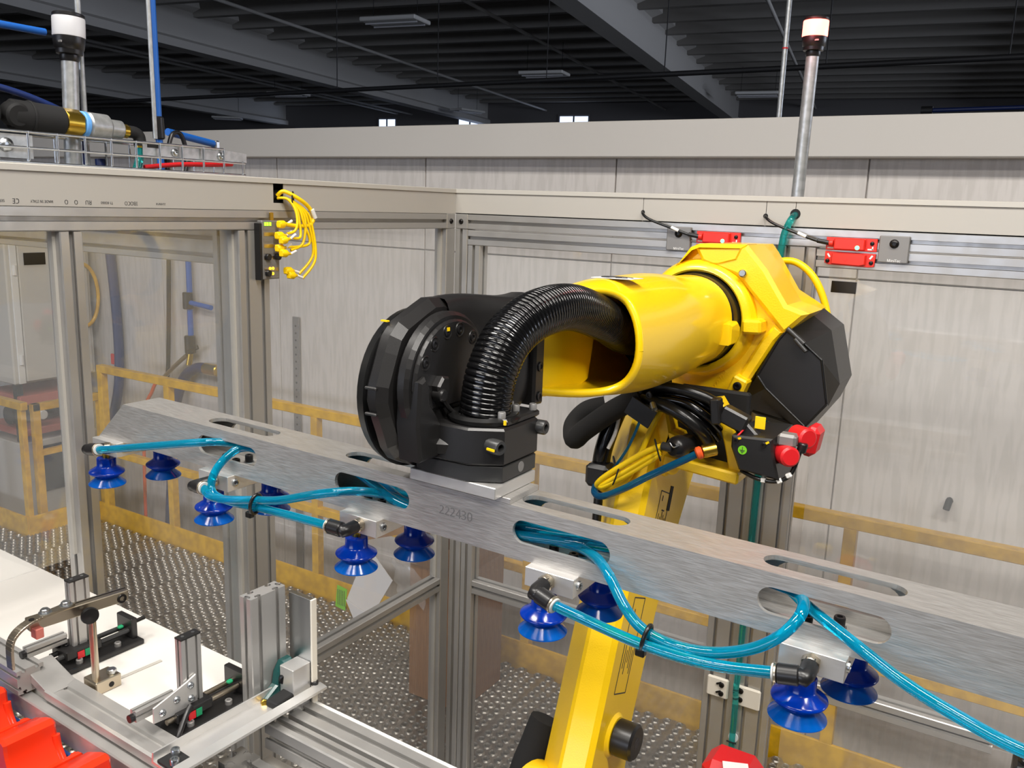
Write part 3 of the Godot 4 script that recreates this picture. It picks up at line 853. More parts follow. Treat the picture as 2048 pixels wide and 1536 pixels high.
func ringpts(c: Vector3, r: float, a0: float, a1: float, k: int, ax: int) -> Array:
	var o := []
	for i in k + 1:
		var a := deg_to_rad(a0 + (a1 - a0) * i / k)
		o.append(c + (V(cos(a), sin(a), 0) if ax == 2 else V(0, sin(a), cos(a))) * r)
	return o

func robot() -> void:
	var r := thing("robot_arm", "big yellow industrial robot arm with black wrist and ribbed hose", "robot", V(-0.64, 0.0, -1.7))
	var Y: Material = M.yellow
	# forearm: a thick tube whose front is cut away on the right for the hose
	var ya := 1.803
	var xa := -0.642
	var fo := Sh.new()
	var outer := []
	var inner := []
	var rim := []
	var K := 56
	var hw := func(z: float) -> float: return lerpf(0.092, 0.1, smoothstep(-1.3, -1.55, z)) if z > -1.62 else lerpf(0.1, 0.096, smoothstep(-1.62, -1.75, z))
	var top := func(z: float) -> float: return lerpf(0.098, 0.112, smoothstep(-1.18, -1.34, z)) if z > -1.5 else lerpf(0.112, 0.097, smoothstep(-1.5, -1.74, z))
	var bot := func(z: float) -> float: return lerpf(0.072, 0.104, smoothstep(-1.15, -1.5, z)) if z > -1.55 else lerpf(0.104, 0.096, smoothstep(-1.55, -1.74, z))
	var surf := func(z: float, a: float, inset: float) -> Vector3:
		var c := cos(a)
		var s := sin(a)
		var p := 0.93
		var w: float = hw.call(z) - inset
		var h: float = (top.call(z) if s > 0.0 else bot.call(z)) - inset
		return V(xa + signf(c) * pow(absf(c), p) * w, ya + signf(s) * pow(absf(s), p) * h, z)
	var front := func(a: float) -> float:
		var c := cos(a)
		var t := smoothstep(-0.55, 0.75, c)
		return lerpf(-1.175, -1.315, pow(t, 0.8))
	var rows := 26
	for i in rows + 1:
		var t := float(i) / rows
		var ro := []
		for j in K + 1:
			var a := TAU * (j % K) / K
			ro.append(surf.call(lerpf(-1.765, front.call(a), t), a, 0.0))
		outer.append(ro)
	fo.grid(outer, true)
	var inr := []
	for i in 15:
		var t := float(i) / 14.0
		var ro := []
		for j in K + 1:
			var a := TAU * (j % K) / K
			ro.append(surf.call(lerpf(front.call(a), -1.6, t), a, 0.013))
		inr.append(ro)
	fo.grid(inr, true)
	# rolled rim round the opening
	var rp := PackedVector3Array()
	for j in K + 1:
		var a := TAU * (j % K) / K
		rp.append(surf.call(front.call(a), a, 0.0065) + V(0, 0, 0.001))
	fo.tube(rp, 0.0075, 8, false)
	var fa := part(r, "forearm", fo, Y)
	part(fa, "forearm_end", cy(V(xa, ya, -1.601), V(xa, ya, -1.61), 0.094, 40), M.black_matt)
	# left cheek of the forearm that carries the wrist
	var ch := Sh.new()
	ch.prism(poly([V2(1.176, 1.731), V2(1.30, 1.715), V2(1.36, 1.73), V2(1.38, 1.82), V2(1.34, 1.885), V2(1.176, 1.868)]), 0.668, 0.742, Transform3D(Basis(V(0, 0, -1), V(0, 1, 0), V(1, 0, 0)), V(-1.41, 0, 0)), 0.008)
	part(fa, "cheek", ch, Y)
	var lug := Sh.new()
	lug.prism(poly([V2(-0.03, -0.022), V2(0.012, -0.022), V2(0.03, -0.01), V2(0.03, 0.012), V2(0.012, 0.024), V2(-0.03, 0.02)]), -0.018, 0.018, Transform3D(Basis(V(0, 0, -1), V(0, 1, 0), V(1, 0, 0)), V(-0.545, 1.79, -1.735)), 0.004)
	part(fa, "stop_lug", lug, Y)
	var sign := part(fa, "warning_sticker", bx(V(-0.625, 1.9155, -1.36), V(0.075, 0.001, 0.05), 0.0, V(-0.02, 0, 0.02)), M.paper)
	var ov := Sh.new()
	ov.tube(PackedVector3Array(ringpts(V(0, 0, 0), 1.0, 0, 360, 28, 2)), 0.06, 6, false)
	var ovs := Sh.new()
	ovs.add(ov, Transform3D(Basis(V(0.028, 0, 0), V(0, 0, -0.018), V(0, 0.012, 0)), V(-0.625, 1.9163, -1.36)))
	for q in [[-0.64, -1.363, 0.018], [-0.615, -1.355, 0.02], [-0.628, -1.368, 0.014]]:
		ovs.box(V(q[2], 0.0012, 0.007), Transform3D(Basis(V(0, 1, 0), 0.5), V(q[0], 1.9163, q[1])))
	part(sign, "emblem", ovs, M.ink)
	# rotation ring between forearm and elbow casting
	var rg := Sh.new()
	rg.lathe([Vector2(0.0, 0), Vector2(0.09, 0), Vector2(0.094, 0.004), Vector2(0.094, 0.018), Vector2(0.0965, 0.02), Vector2(0.0985, 0.024), Vector2(0.0985, 0.05), Vector2(0.1, 0.055), Vector2(0.1, 0.075), Vector2(0, 0.075)], 56, Sh.along(V(xa, ya, -1.75), V(xa, ya, -1.9)))
	part(r, "rotation_ring", rg, M.black_satin)
	# elbow casting
	var el := Sh.new()
	var xz := Transform3D()
	el.prism(poly([V2(-0.757, 1.70), V2(-0.762, 1.83), V2(-0.718, 1.905), V2(-0.664, 1.955), V2(-0.652, 1.962), V2(-0.56, 1.963), V2(-0.545, 1.945), V2(-0.49, 1.862), V2(-0.425, 1.826), V2(-0.468, 1.76), V2(-0.565, 1.60), V2(-0.60, 1.56), V2(-0.70, 1.585)]), -2.09, -1.835, xz, 0.016)
	var eb := part(r, "elbow_casting", el, M.cast_yellow)
	var col := Sh.new()     # collar round the ring
	col.lathe([Vector2(0.1, 0.0), Vector2(0.1035, 0.034), Vector2(0.107, 0.037), Vector2(0.116, 0.034), Vector2(0.122, 0.026), Vector2(0.13, 0.0)], 56, Sh.along(V(xa, ya, -1.84), V(xa, ya, -1.0)))
	part(eb, "collar", col, M.cast_yellow)
	var rib := Sh.new()
	rib.prism(poly([V2(-0.668, 1.955), V2(-0.648, 1.964), V2(-0.545, 1.967), V2(-0.56, 1.93), V2(-0.60, 1.918), V2(-0.69, 1.912), V2(-0.705, 1.903)]), -1.90, -1.815, Transform3D(), 0.008)
	rib.prism(poly([V2(-0.66, 1.958), V2(-0.545, 1.966), V2(-0.50, 1.918), V2(-0.452, 1.848), V2(-0.405, 1.834), V2(-0.452, 1.786), V2(-0.498, 1.835), V2(-0.53, 1.868), V2(-0.56, 1.90), V2(-0.64, 1.925)]), -1.95, -1.818, Transform3D(), 0.008)
	rib.prism(poly([V2(-0.452, 1.79), V2(-0.47, 1.768), V2(-0.555, 1.605), V2(-0.575, 1.62), V2(-0.50, 1.77), V2(-0.475, 1.805)]), -1.93, -1.825, Transform3D(), 0.006)
	part(eb, "web", rib, M.cast_yellow)
	var lg := Sh.new()
	lg.box(V(0.04, 0.03, 0.05), Transform3D(Basis(V(0, 0, 1), 0.05), V(-0.513, 1.799, -1.815)), 0.005)
	part(eb, "stop_lug", lg, M.cast_yellow)
	part(eb, "plug", cy(V(-0.548, 1.905, -1.822), V(-0.546, 1.908, -1.806), 0.008, 16, 0.002), M.steel)
	var pad := Sh.new()
	pad.box(V(0.034, 0.04, 0.04), Transform3D(Basis(V(0, 0, 1), -0.35), V(-0.535, 1.668, -1.82)), 0.004)
	part(eb, "screw_pad", pad, M.cast_yellow)
	part(eb, "pad_screw", bolt(V(-0.533, 1.670, -1.80), V(0, 0, 1), 0.009, 0.006), M.dark_screw)
	write(eb, "cast_lettering", "A290-7332", 0.011, V(-0.585, 1.672, -1.8337), Vector3(0, 0, 1.05), M.cast_yellow)
	# black motor cover: a bevelled six-sided hood
	var cov := Sh.new()
	var base := [V(-0.427, 1.825, -1.93), V(-0.380, 1.792, -1.93), V(-0.351, 1.679, -1.93), V(-0.370, 1.627, -1.93), V(-0.424, 1.545, -1.93), V(-0.529, 1.587, -1.93), V(-0.566, 1.606, -1.93), V(-0.463, 1.79, -1.93)]
	var capf := [V(-0.448, 1.795, -1.825), V(-0.410, 1.772, -1.825), V(-0.372, 1.742, -1.825), V(-0.353, 1.652, -1.825), V(-0.392, 1.598, -1.825), V(-0.480, 1.668, -1.825), V(-0.50, 1.693, -1.825), V(-0.462, 1.775, -1.825)]
	for i in 8:
		var j := (i + 1) % 8
		var mid: Vector3 = (base[i] + base[j]) * 0.5 - V(-0.45, 1.69, -1.93)
		cov.oface([base[i], base[j], capf[j], capf[i]], V(mid.x, mid.y, 0.02))
		var bi: Vector3 = base[i] + V(0, 0, -0.13)
		var bj: Vector3 = base[j] + V(0, 0, -0.13)
		cov.oface([bi, bj, base[j], base[i]], V(mid.x, mid.y, 0))
	cov.oface(capf.duplicate(), V(0, 0, 1))
	var bk := []
	for q in base:
		bk.append(q + V(0, 0, -0.13))
	cov.oface(bk, V(0, 0, -1))
	var cv := part(r, "motor_cover", cov, M.black_paint)
	cv.set_meta("label", "black folded sheet-metal cover")
	var fr := Sh.new()      # folded seams
	for i in 8:
		fr.tube(PackedVector3Array([capf[i], capf[(i + 1) % 8]]), 0.0028, 6)
	fr.tube(PackedVector3Array([base[5] + V(0.012, 0.016, 0.052), V(-0.405, 1.592, -1.85)]), 0.003, 6)
	part(cv, "seam", fr, M.black_satin)
	part(cv, "hinge_pin", cy(V(-0.446, 1.80, -1.822), V(-0.408, 1.772, -1.818), 0.0055, 10, 0.001), M.grey_cap)
	part(cv, "hinge_pin", cy(V(-0.428, 1.781, -1.816), V(-0.402, 1.757, -1.814), 0.0045, 10, 0.001), M.grey_cap)
	# wrist
	var hz := Transform3D(Basis(V(0, 0, -1), V(0, 1, 0), V(1, 0, 0)), Vector3.ZERO)   # polygon x -> -z, extrude -> +x
	var wb := Sh.new()
	var pg := PackedVector2Array()
	var jc := V2(0.975, 1.778)
	for i in 25:
		var a := deg_to_rad(62.0 + 266.0 * i / 24.0)
		var rr := 0.124 - 0.006 * (1.0 - cos(a * 8.0)) * 0.5
		pg.append(jc + V2(cos(a), sin(a)) * rr)
	pg.append(V2(1.10, 1.728)); pg.append(V2(1.135, 1.735)); pg.append(V2(1.135, 1.865)); pg.append(V2(1.09, 1.885))
	wb.prism(pg, -0.752, -0.715, hz, 0.012)
	var wp := part(r, "wrist_housing", wb, M.black_paint)
	var sh := Sh.new()    # swelling that joins the housing to the forearm flange
	var rws := []
	for i in 11:
		var t := i / 10.0
		var zc := lerpf(-0.99, -1.178, t)
		var h := lerpf(0.118, 0.085, smoothstep(0.0, 1.0, t))
		var cyy := lerpf(1.782, 1.812, t)
		var x0 := lerpf(-0.76, -0.742, t)
		var x1 := lerpf(-0.705, -0.668, smoothstep(0.2, 0.8, t))
		var row := []
		for j in 29:
			var a := TAU * (j % 28) / 28.0
			var c := signf(cos(a)) * pow(absf(cos(a)), 0.45)
			var s := signf(sin(a)) * pow(absf(sin(a)), 0.6)
			row.append(V((x0 + x1) * 0.5 + c * (x1 - x0) * 0.5, cyy + s * h, zc))
		rws.append(row)
	sh.grid(rws)
	part(wp, "neck", sh, M.black_paint)
	var fl := Sh.new()
	fl.prism(poly([V2(1.148, 1.725), V2(1.178, 1.723), V2(1.178, 1.87), V2(1.148, 1.872)]), -0.748, -0.658, hz, 0.004)
	var flg := part(wp, "flange", fl, M.black_paint)
	for yv in [1.738, 1.785, 1.833]:
		part(flg, "cap_screw", bolt(V(-0.6585, yv, -1.163), V(1, 0, 0), 0.0075, 0.003), M.black_satin)
	# outer cover, thin and round
	var oc := Sh.new()
	oc.lathe([Vector2(0, 0.0), Vector2(0.098, 0.0), Vector2(0.112, 0.006), Vector2(0.116, 0.02), Vector2(0.112, 0.022), Vector2(0, 0.022)], 48, Sh.along(V(-0.772, 1.772, -0.972), V(0, 1.772, -0.972)))
	part(wp, "end_cover", oc, M.black_satin)
	var paint := Sh.new()
	paint.box(V(0.006, 0.002, 0.004), Transform3D(Basis(), V(-0.748, 1.874, -0.893)))
	paint.box(V(0.005, 0.002, 0.005), Transform3D(Basis(), V(-0.742, 1.874, -0.893)))
	part(wp, "paint_mark", paint, M.cable_yellow)
	var nb := Sh.new()      # little ribs on the front of the housing
	for q in [1.79, 1.755]:
		nb.box(V(0.02, 0.004, 0.006), Transform3D(Basis(), V(-0.735, q, -0.8535)), 0.0015)
	part(wp, "rib", nb, M.black_paint)
	# swivelling tool head: bolted disc, gusset, block
	var hd := Sh.new()
	var dc := V2(0.967, 1.788)
	pg = PackedVector2Array()
	for i in 27:
		var a := deg_to_rad(-14.0 + 208.0 * i / 26.0)
		pg.append(dc + V2(cos(a), sin(a)) * 0.097)
	pg.append(V2(0.885, 1.735)); pg.append(V2(0.905, 1.70)); pg.append(V2(1.03, 1.70)); pg.append(V2(1.05, 1.745))
	hd.prism(pg, -0.71, -0.69, hz, 0.005)
	var th := part(r, "tool_head", hd, M.black_paint)
	var dsk := Sh.new()
	pg = PackedVector2Array()
	for i in 25:
		var a := deg_to_rad(-10.0 + 190.0 * i / 24.0)
		pg.append(dc + V2(cos(a), sin(a)) * 0.087)
	pg.append(V2(0.902, 1.765)); pg.append(V2(0.91, 1.755)); pg.append(V2(1.03, 1.755))
	dsk.prism(pg, -0.692, -0.684, hz, 0.003)
	part(th, "disc", dsk, M.black_paint)
	for a in [5, 26, 52, 80, 103, 128, 152, 178]:
		var c := V(-0.684, dc.y + sin(deg_to_rad(a)) * 0.073, -(dc.x + cos(deg_to_rad(a)) * 0.073))
		var rm := Sh.new()
		rm.lathe([Vector2(0.0075, 0.0), Vector2(0.0095, 0.001), Vector2(0.0105, 0.0)], 18, Sh.along(c, c + V(1, 0, 0)))
		var s := part(th, "cap_screw", bolt(c - V(0.002, 0, 0), V(1, 0, 0), 0.0062, 0.0035), M.fitting_dark)
		part(s, "counterbore", rm, M.black_paint)
		if a == 103:
			part(s, "paint_mark", bx(c + V(0.0016, 0.004, 0), V(0.001, 0.005, 0.006)), M.cable_yellow)
	var gs := Sh.new()      # gusset and bosses in front of the disc
	gs.prism(poly([V2(0.882, 1.80), V2(0.895, 1.806), V2(0.905, 1.79), V2(0.905, 1.77), V2(0.925, 1.745), V2(0.94, 1.72), V2(0.94, 1.69), V2(0.885, 1.69), V2(0.878, 1.74)]), -0.716, -0.676, hz, 0.004)
	gs.prism(poly([V2(0.917, 1.79), V2(0.928, 1.802), V2(0.942, 1.80), V2(0.944, 1.782), V2(0.936, 1.766), V2(0.92, 1.772)]), -0.692, -0.672, hz, 0.003)
	gs.cyl(V(-0.685, 1.777, -0.925), V(-0.668, 1.777, -0.925), 0.009, 14, 0.002)
	gs.tube(spline([V(-0.682, 1.77, -0.938), V(-0.678, 1.75, -0.955), V(-0.668, 1.737, -0.975), V(-0.655, 1.735, -0.99)], 6), 0.0035, 8)
	part(th, "gusset", gs, M.black_paint)
	var blk := Sh.new()
	var oct := poly([V2(-0.722, -1.03), V2(-0.705, -1.05), V2(-0.60, -1.05), V2(-0.588, -1.04), V2(-0.588, -0.952), V2(-0.630, -0.926), V2(-0.715, -0.926), V2(-0.722, -0.934)])
	var flat := Transform3D(Basis(V(1, 0, 0), V(0, 0, 1), V(0, -1, 0)), Vector3.ZERO)    # polygon in x,z; extrude downward
	blk.prism(oct, -1.738, -1.6865, flat, 0.003)
	var bulge := Sh.new()
	bulge.lathe([Vector2(0, -0.012), Vector2(0.05, -0.012), Vector2(0.068, -0.004), Vector2(0.071, 0.01), Vector2(0.06, 0.02), Vector2(0, 0.02)], 36, Transform3D(Basis(), V(-0.70, 1.70, -0.985)))
	blk.add(bulge, Transform3D())
	blk.prism(poly([V2(-0.668, -1.05), V2(-0.592, -1.05), V2(-0.592, -0.965), V2(-0.606, -0.955), V2(-0.668, -0.955)]), -1.748, -1.737, flat, 0.003)
	var bk2 := part(th, "flange_block", blk, M.black_paint)
	var rimc := Sh.new()
	rimc.lathe([Vector2(0.037, 0), Vector2(0.05, 0.0), Vector2(0.052, 0.006), Vector2(0.046, 0.01), Vector2(0.037, 0.008)], 36, Transform3D(Basis(), V(-0.642, 1.739, -0.985)))
	part(bk2, "hose_collar", rimc, M.black_satin)
	for q in [[-0.603, -0.967, 1.748, true], [-0.63, -1.032, 1.748, false], [-0.612, -1.018, 1.748, false], [-0.597, -1.04, 1.748, false], [-0.618, -0.985, 1.748, true]]:
		var bo := part(bk2, "grey_screw", bolt(V(q[0], q[2], q[1]), V(0, 1, 0), 0.0055, 0.009), M.plate_grey)
	part(bk2, "paint_mark", bx(V(-0.5945, 1.744, -0.962), V(0.003, 0.006, 0.003)), M.cable_yellow)
	var ds := V(0.55, 0, 0.83).normalized()
	part(bk2, "side_screw", bolt(V(-0.605, 1.715, -0.942) - ds * 0.004, V(1, 0, 0.25).normalized(), 0.0105, 0.022), M.grey_cap)
	part(bk2, "paint_mark", bx(V(-0.596, 1.7135, -0.9302), V(0.014, 0.003, 0.002), 0.0, V(0, -0.25, 0)), M.cable_yellow)
	part(bk2, "side_screw", bolt(V(-0.59, 1.724, -1.043), V(1, 0, 0), 0.0105, 0.014), M.grey_cap)
	var spc := Sh.new()
	spc.prism(poly([V2(-0.722, -1.03), V2(-0.70, -1.052), V2(-0.605, -1.052), V2(-0.59, -1.04), V2(-0.59, -0.953), V2(-0.633, -0.929), V2(-0.70, -0.929), V2(-0.722, -0.935)]), -1.685, -1.663, flat, 0.001)
	var sp := part(th, "spacer_ring", spc, M.grey_cap)
	part(sp, "dowel_plug", cy(V(-0.5905, 1.675, -1.0), V(-0.5893, 1.675, -1.0), 0.0075, 20), M.plate_grey)
	# the ribbed hose from forearm to tool head
	var path := spline([V(-0.642, 1.735, -0.985), V(-0.640, 1.765, -0.985), V(-0.636, 1.806, -0.992), V(-0.630, 1.850, -1.022), V(-0.622, 1.877, -1.083), V(-0.620, 1.880, -1.182), V(-0.624, 1.852, -1.301), V(-0.632, 1.812, -1.42), V(-0.642, 1.79, -1.56)], 60)
	var cum := 0.0
	var pts := PackedVector3Array()
	var rads := []
	var step := 0.0011
	pts.append(path[0]); rads.append(0.034)
	var carry := 0.0
	var kk := 0
	for i in range(1, path.size()):
		var seg := path[i - 1].distance_to(path[i])
		var at := step - carry
		while at < seg:
			kk += 1
			pts.append(path[i - 1].lerp(path[i], at / seg))
			var ph := fmod(kk * step, 0.0066) / 0.0066
			rads.append(0.0362 - 0.0024 * pow(absf(2.0 * ph - 1.0), 6.0))
			at += step
		carry = seg - (at - step)
	var ho := Sh.new()
	ho.tube(pts, rads, 32, true)
	part(r, "ribbed_hose", ho, M.black_gloss)
	# lower arm down to the base
	var lo := Sh.new()
	var secs := [[1.60, -1.665, -2.0], [1.45, -1.605, -1.90], [1.30, -1.55, -1.79], [1.15, -1.49, -1.705], [0.94, -1.405, -1.61], [0.70, -1.305, -1.56], [0.45, -1.20, -1.52]]
	rws = []
	for s in secs:
		var zf: float = s[1]
		var zb: float = s[2]
		rws.append([V(-0.645, s[0], zb), V(-0.645, s[0], zf - 0.012), V(-0.655, s[0], zf), V(-0.705, s[0], zf - 0.004), V(-0.715, s[0], zf - 0.010), V(-0.785, s[0], zf - 0.105), V(-0.785, s[0], zb), V(-0.645, s[0], zb)])
	for i in rws.size() - 1:
		for j in 7:
			var mid: Vector3 = (rws[i][j] + rws[i + 1][j + 1]) * 0.5 - V(-0.715, 0, (secs[i][1] + secs[i][2] + secs[i + 1][1] + secs[i + 1][2]) * 0.25)
			lo.oface([rws[i][j], rws[i + 1][j], rws[i + 1][j + 1], rws[i][j + 1]], V(mid.x, 0, mid.z))
	lo.oface(rws[0].slice(0, 7), Vector3.UP)
	lo.oface(rws[6].slice(0, 7), Vector3.DOWN)
	var la := part(r, "lower_arm", lo, M.cast_yellow)
	var boss := Sh.new()
	boss.lathe([Vector2(0, 0), Vector2(0.16, 0), Vector2(0.16, 0.15), Vector2(0.145, 0.17), Vector2(0, 0.17)], 40, Sh.along(V(-0.80, 0.72, -1.40), V(0, 0.72, -1.40)))
	boss.cyl(V(-0.66, 0.955, -1.515), V(-0.638, 0.955, -1.515), 0.052, 28, 0.012)
	part(la, "shoulder_boss", boss, M.cast_yellow)
	part(la, "bumper", cy(V(-0.64, 0.955, -1.515), V(-0.592, 0.955, -1.515), 0.038, 28, 0.005), M.fitting_dark)
	part(la, "bumper_socket", cy(V(-0.593, 0.955, -1.515), V(-0.5915, 0.955, -1.515), 0.013, 6), M.ink)
	part(la, "yellow_cap", bx(V(-0.54, 0.90, -1.46), V(0.06, 0.035, 0.05), 0.008), M.cable_yellow)
	part(la, "black_cap", cy(V(-0.58, 0.925, -1.40), V(-0.55, 0.925, -1.40), 0.03, 20, 0.004), M.fitting_dark)
	part(la, "slot_hole", bx(V(-0.6445, 1.41, -1.745), V(0.001, 0.055, 0.018), 0.0, V(-0.35, 0, 0)), M.black_matt)
	var dec := Sh.new()
	for fr_ in [[1.134, -1.572, 0.20, 0.062], [1.385, -1.70, 0.10, 0.06]]:
		var h: float = fr_[2] * 0.5
		var w: float = fr_[3] * 0.5
		var xf := Transform3D(Basis(V(1, 0, 0), -0.40), V(-0.6447, fr_[0], fr_[1]))
		for e in [[V(0, h, 0), V(0.0008, 0.0022, w * 2)], [V(0, -h, 0), V(0.0008, 0.0022, w * 2)], [V(0, 0, w), V(0.0008, h * 2, 0.0022)], [V(0, 0, -w), V(0.0008, h * 2, 0.0022)]]:
			dec.box(e[1], xf * Transform3D(Basis(), e[0]))
		for i in 5:
			dec.box(V(0.0008, h * 0.5, 0.002), xf * Transform3D(Basis(), V(0, -h * 0.35 + h * 0.12 * (i % 3), -w * 0.7 + w * 0.33 * i)))
		dec.box(V(0.0008, 0.012, 0.003), xf * Transform3D(Basis(), V(0, h * 0.7, w * 0.45)))
		dec.box(V(0.0008, 0.003, 0.015), xf * Transform3D(Basis(), V(0, h * 0.2, -w * 0.1)))
	part(la, "printed_diagram", dec, M.ink).set_meta("kind", "stuff")
	write(la, "hand_writing", "-2in-", 0.024, V(-0.6446, 1.257, -1.61), Vector3(0, PI / 2, 0.1), M.ink)
	# cable boot left of the lower arm
	part(r, "cable_boot", hose([V(-0.83, 0.90, -1.56), V(-0.84, 0.85, -1.54), V(-0.855, 0.75, -1.50), V(-0.87, 0.5, -1.46)], 0.036, 6, 12), M.black_cloth)
	var tur := Sh.new()
	tur.lathe([Vector2(0, 0.012), Vector2(0.30, 0.012), Vector2(0.30, 0.1), Vector2(0.22, 0.16), Vector2(0.2, 0.42), Vector2(0.12, 0.55), Vector2(0, 0.55)], 40, Transform3D(Basis(), V(-0.70, 0, -1.40)))
	part(r, "base", tur, M.cast_yellow)
	# motor with red cap at the shoulder
	var mo := part(r, "shoulder_motor", bx(V(-0.415, 0.90, -1.60), V(0.11, 0.09, 0.10), 0.02), M.cap_red)
	part(mo, "white_label", bx(V(-0.40, 0.947, -1.565), V(0.05, 0.002, 0.03), 0.0, V(0.1, 0.4, 0)), M.paper)
	part(mo, "yellow_label", bx(V(-0.367, 0.944, -1.56), V(0.02, 0.002, 0.03), 0.0, V(0.1, 0.4, 0)), M.cable_yellow)
	part(mo, "motor_body", bx(V(-0.45, 0.80, -1.60), V(0.12, 0.12, 0.12), 0.02), M.black_paint)
	dress_pack(r)

func dress_pack(r: Node3D) -> void:
	# below the elbow: strap-like casting, connector panel, cables
	var st := Sh.new()
	var sp := spline([V(-0.5376, 1.6653, -1.6830), V(-0.5124, 1.6280, -1.6643), V(-0.4927, 1.5765, -1.6596), V(-0.4797, 1.5223, -1.6596)], 6)
	var pl := PackedVector2Array()
	for i in sp.size():
		pl.append(V2(sp[i].x + 0.013, sp[i].y + 0.004))
	for i in sp.size():
		var q: Vector3 = sp[sp.size() - 1 - i]
		pl.append(V2(q.x - 0.013, q.y - 0.004))
	st.prism(pl, -1.69, -1.655, Transform3D(), 0.003)
	st.box(V(0.16, 0.024, 0.06), Transform3D(Basis(V(0, 0, 1), -0.08), V(-0.5470, 1.5223, -1.6643)), 0.004)
	st.box(V(0.03, 0.10, 0.05), Transform3D(Basis(V(0, 0, 1), 0.25), V(-0.6405, 1.5952, -1.6830)), 0.005)
	st.box(V(0.03, 0.10, 0.05), Transform3D(Basis(V(0, 0, 1), -0.25), V(-0.6265, 1.5345, -1.6830)), 0.005)
	var ct := part(r, "connector_bracket", st, M.cast_yellow)
	part(ct, "bracket_knob", cy(V(-0.6124, 1.5129, -1.6830), V(-0.6124, 1.5129, -1.6456), 0.018, 18, 0.004), M.cast_yellow)
	part(r, "connector_panel", bx(V(-0.5610, 1.5905, -1.7391), V(0.15, 0.16, 0.02), 0.004), M.black_matt)
	var cb := part(r, "cable_bundle", hose([V(-0.6919, 1.6560, -1.6456), V(-0.6452, 1.6794, -1.6269), V(-0.5937, 1.6840, -1.6176), V(-0.5423, 1.6728, -1.6269), V(-0.5143, 1.6560, -1.6362)], 0.011, 8, 10), M.black_satin)
	for q in [[0.0, -0.014, 0.006], [0.004, -0.028, 0.0], [0.0, -0.008, -0.018]]:
		part(cb, "strand", hose([V(-0.687, 1.651 + q[1], -1.646 + q[2]), V(-0.636, 1.670 + q[1], -1.632 + q[2]), V(-0.58, 1.673 + q[1] * 1.2, -1.627 + q[2]), V(-0.538, 1.656 + q[1] * 1.5, -1.632 + q[2]), V(-0.517 - q[0], 1.628 + q[1] * 1.5, -1.655 + q[2])], 0.009, 8, 10), M.black_gloss)
	part(cb, "wide_strand", hose([V(-0.6732, 1.6513, -1.6176), V(-0.6171, 1.6467, -1.6082), V(-0.5704, 1.6280, -1.6082), V(-0.5376, 1.5952, -1.6269), V(-0.5283, 1.5625, -1.6456)], 0.013, 8, 10), M.black_satin)
	var clp := Sh.new()
	clp.box(V(0.018, 0.05, 0.03), Transform3D(Basis(V(0, 0, 1), 0.15), V(-0.5124, 1.6541, -1.6082)), 0.003)
	clp.box(V(0.055, 0.034, 0.03), Transform3D(Basis(V(0, 0, 1), -0.35), V(-0.4787, 1.6420, -1.6176)), 0.004)
	clp.box(V(0.05, 0.03, 0.03), Transform3D(Basis(V(0, 0, 1), -0.75), V(-0.4535, 1.6186, -1.6269)), 0.004)
	part(cb, "clamp", clp, M.black_paint)
	# padded sleeve, folded back on itself
	var sl := Sh.new()
	sl.tube(spline([V(-0.6732, 1.6579, -1.6082), V(-0.7200, 1.6280, -1.5895), V(-0.7761, 1.5793, -1.5708), V(-0.7966, 1.5578, -1.5708), V(-0.8116, 1.5625, -1.5895), V(-0.8181, 1.5812, -1.6082), V(-0.7994, 1.6074, -1.6269), V(-0.7667, 1.6186, -1.6456)], 8), 0.022, 12)
	part(r, "padded_sleeve", sl, M.black_cloth)
	part(r, "upper_sleeve", hose([V(-0.6358, 1.6794, -1.6643), V(-0.7013, 1.6700, -1.6643), V(-0.7480, 1.6653, -1.6737)], 0.022, 6, 10), M.black_cloth)
	part(r, "bracket_plate", bx(V(-0.6592, 1.6336, -1.5801), V(0.06, 0.04, 0.003), 0.001, V(0, 0, -0.45)), M.black_satin)
	part(r, "plate_screw", bolt(V(-0.6452, 1.6700, -1.5895), V(0, 0, 1), 0.007, 0.005), M.dark_screw)
	part(r, "plate_spacer", cy(V(-0.6386, 1.6532, -1.5895), V(-0.6293, 1.6438, -1.5801), 0.006, 10), M.steel)
	# hose going down behind the beam in a black clamp
	var gh := part(r, "conduit_hose", hose([V(-0.7246, 1.6280, -1.6269), V(-0.7387, 1.5812, -1.6176), V(-0.7480, 1.5345, -1.6082), V(-0.7527, 1.4970, -1.6082)], 0.019, 6, 12), M.black_gloss)
	part(gh, "conduit_clamp", bx(V(-0.7480, 1.4830, -1.5989), V(0.052, 0.05, 0.05), 0.008), M.fitting_dark)
	part(gh, "conduit_tail", cy(V(-0.7527, 1.4690, -1.6082), V(-0.7480, 0.9734, -1.5708), 0.010, 10), M.black_satin)
	part(gh, "white_strip", hose([V(-0.7153, 1.6280, -1.6082), V(-0.7181, 1.5812, -1.5989), V(-0.7293, 1.5438, -1.5895)], 0.004, 5, 6), M.white_paint)
	# round connector with yellow cables
	var cn := Sh.new()
	cn.lathe([Vector2(0, 0.0), Vector2(0.014, 0.0), Vector2(0.02, 0.006), Vector2(0.022, 0.012), Vector2(0.022, 0.03), Vector2(0.018, 0.034), Vector2(0.018, 0.055), Vector2(0, 0.055)], 24, Sh.along(V(-0.5872, 1.5700, -1.5801), V(-0.5610, 1.5793, -1.6643)))
	var c := part(r, "round_connector", cn, M.fitting_dark)
	part(c, "connector_clip", hose([V(-0.5909, 1.5831, -1.5755), V(-0.5816, 1.5765, -1.5727), V(-0.5704, 1.5831, -1.5745)], 0.0016, 5, 6), M.steel)
	part(c, "strain_relief", cy(V(-0.6096, 1.5728, -1.5801), V(-0.5872, 1.5718, -1.5801), 0.009, 14, 0.002), M.grey_cap)
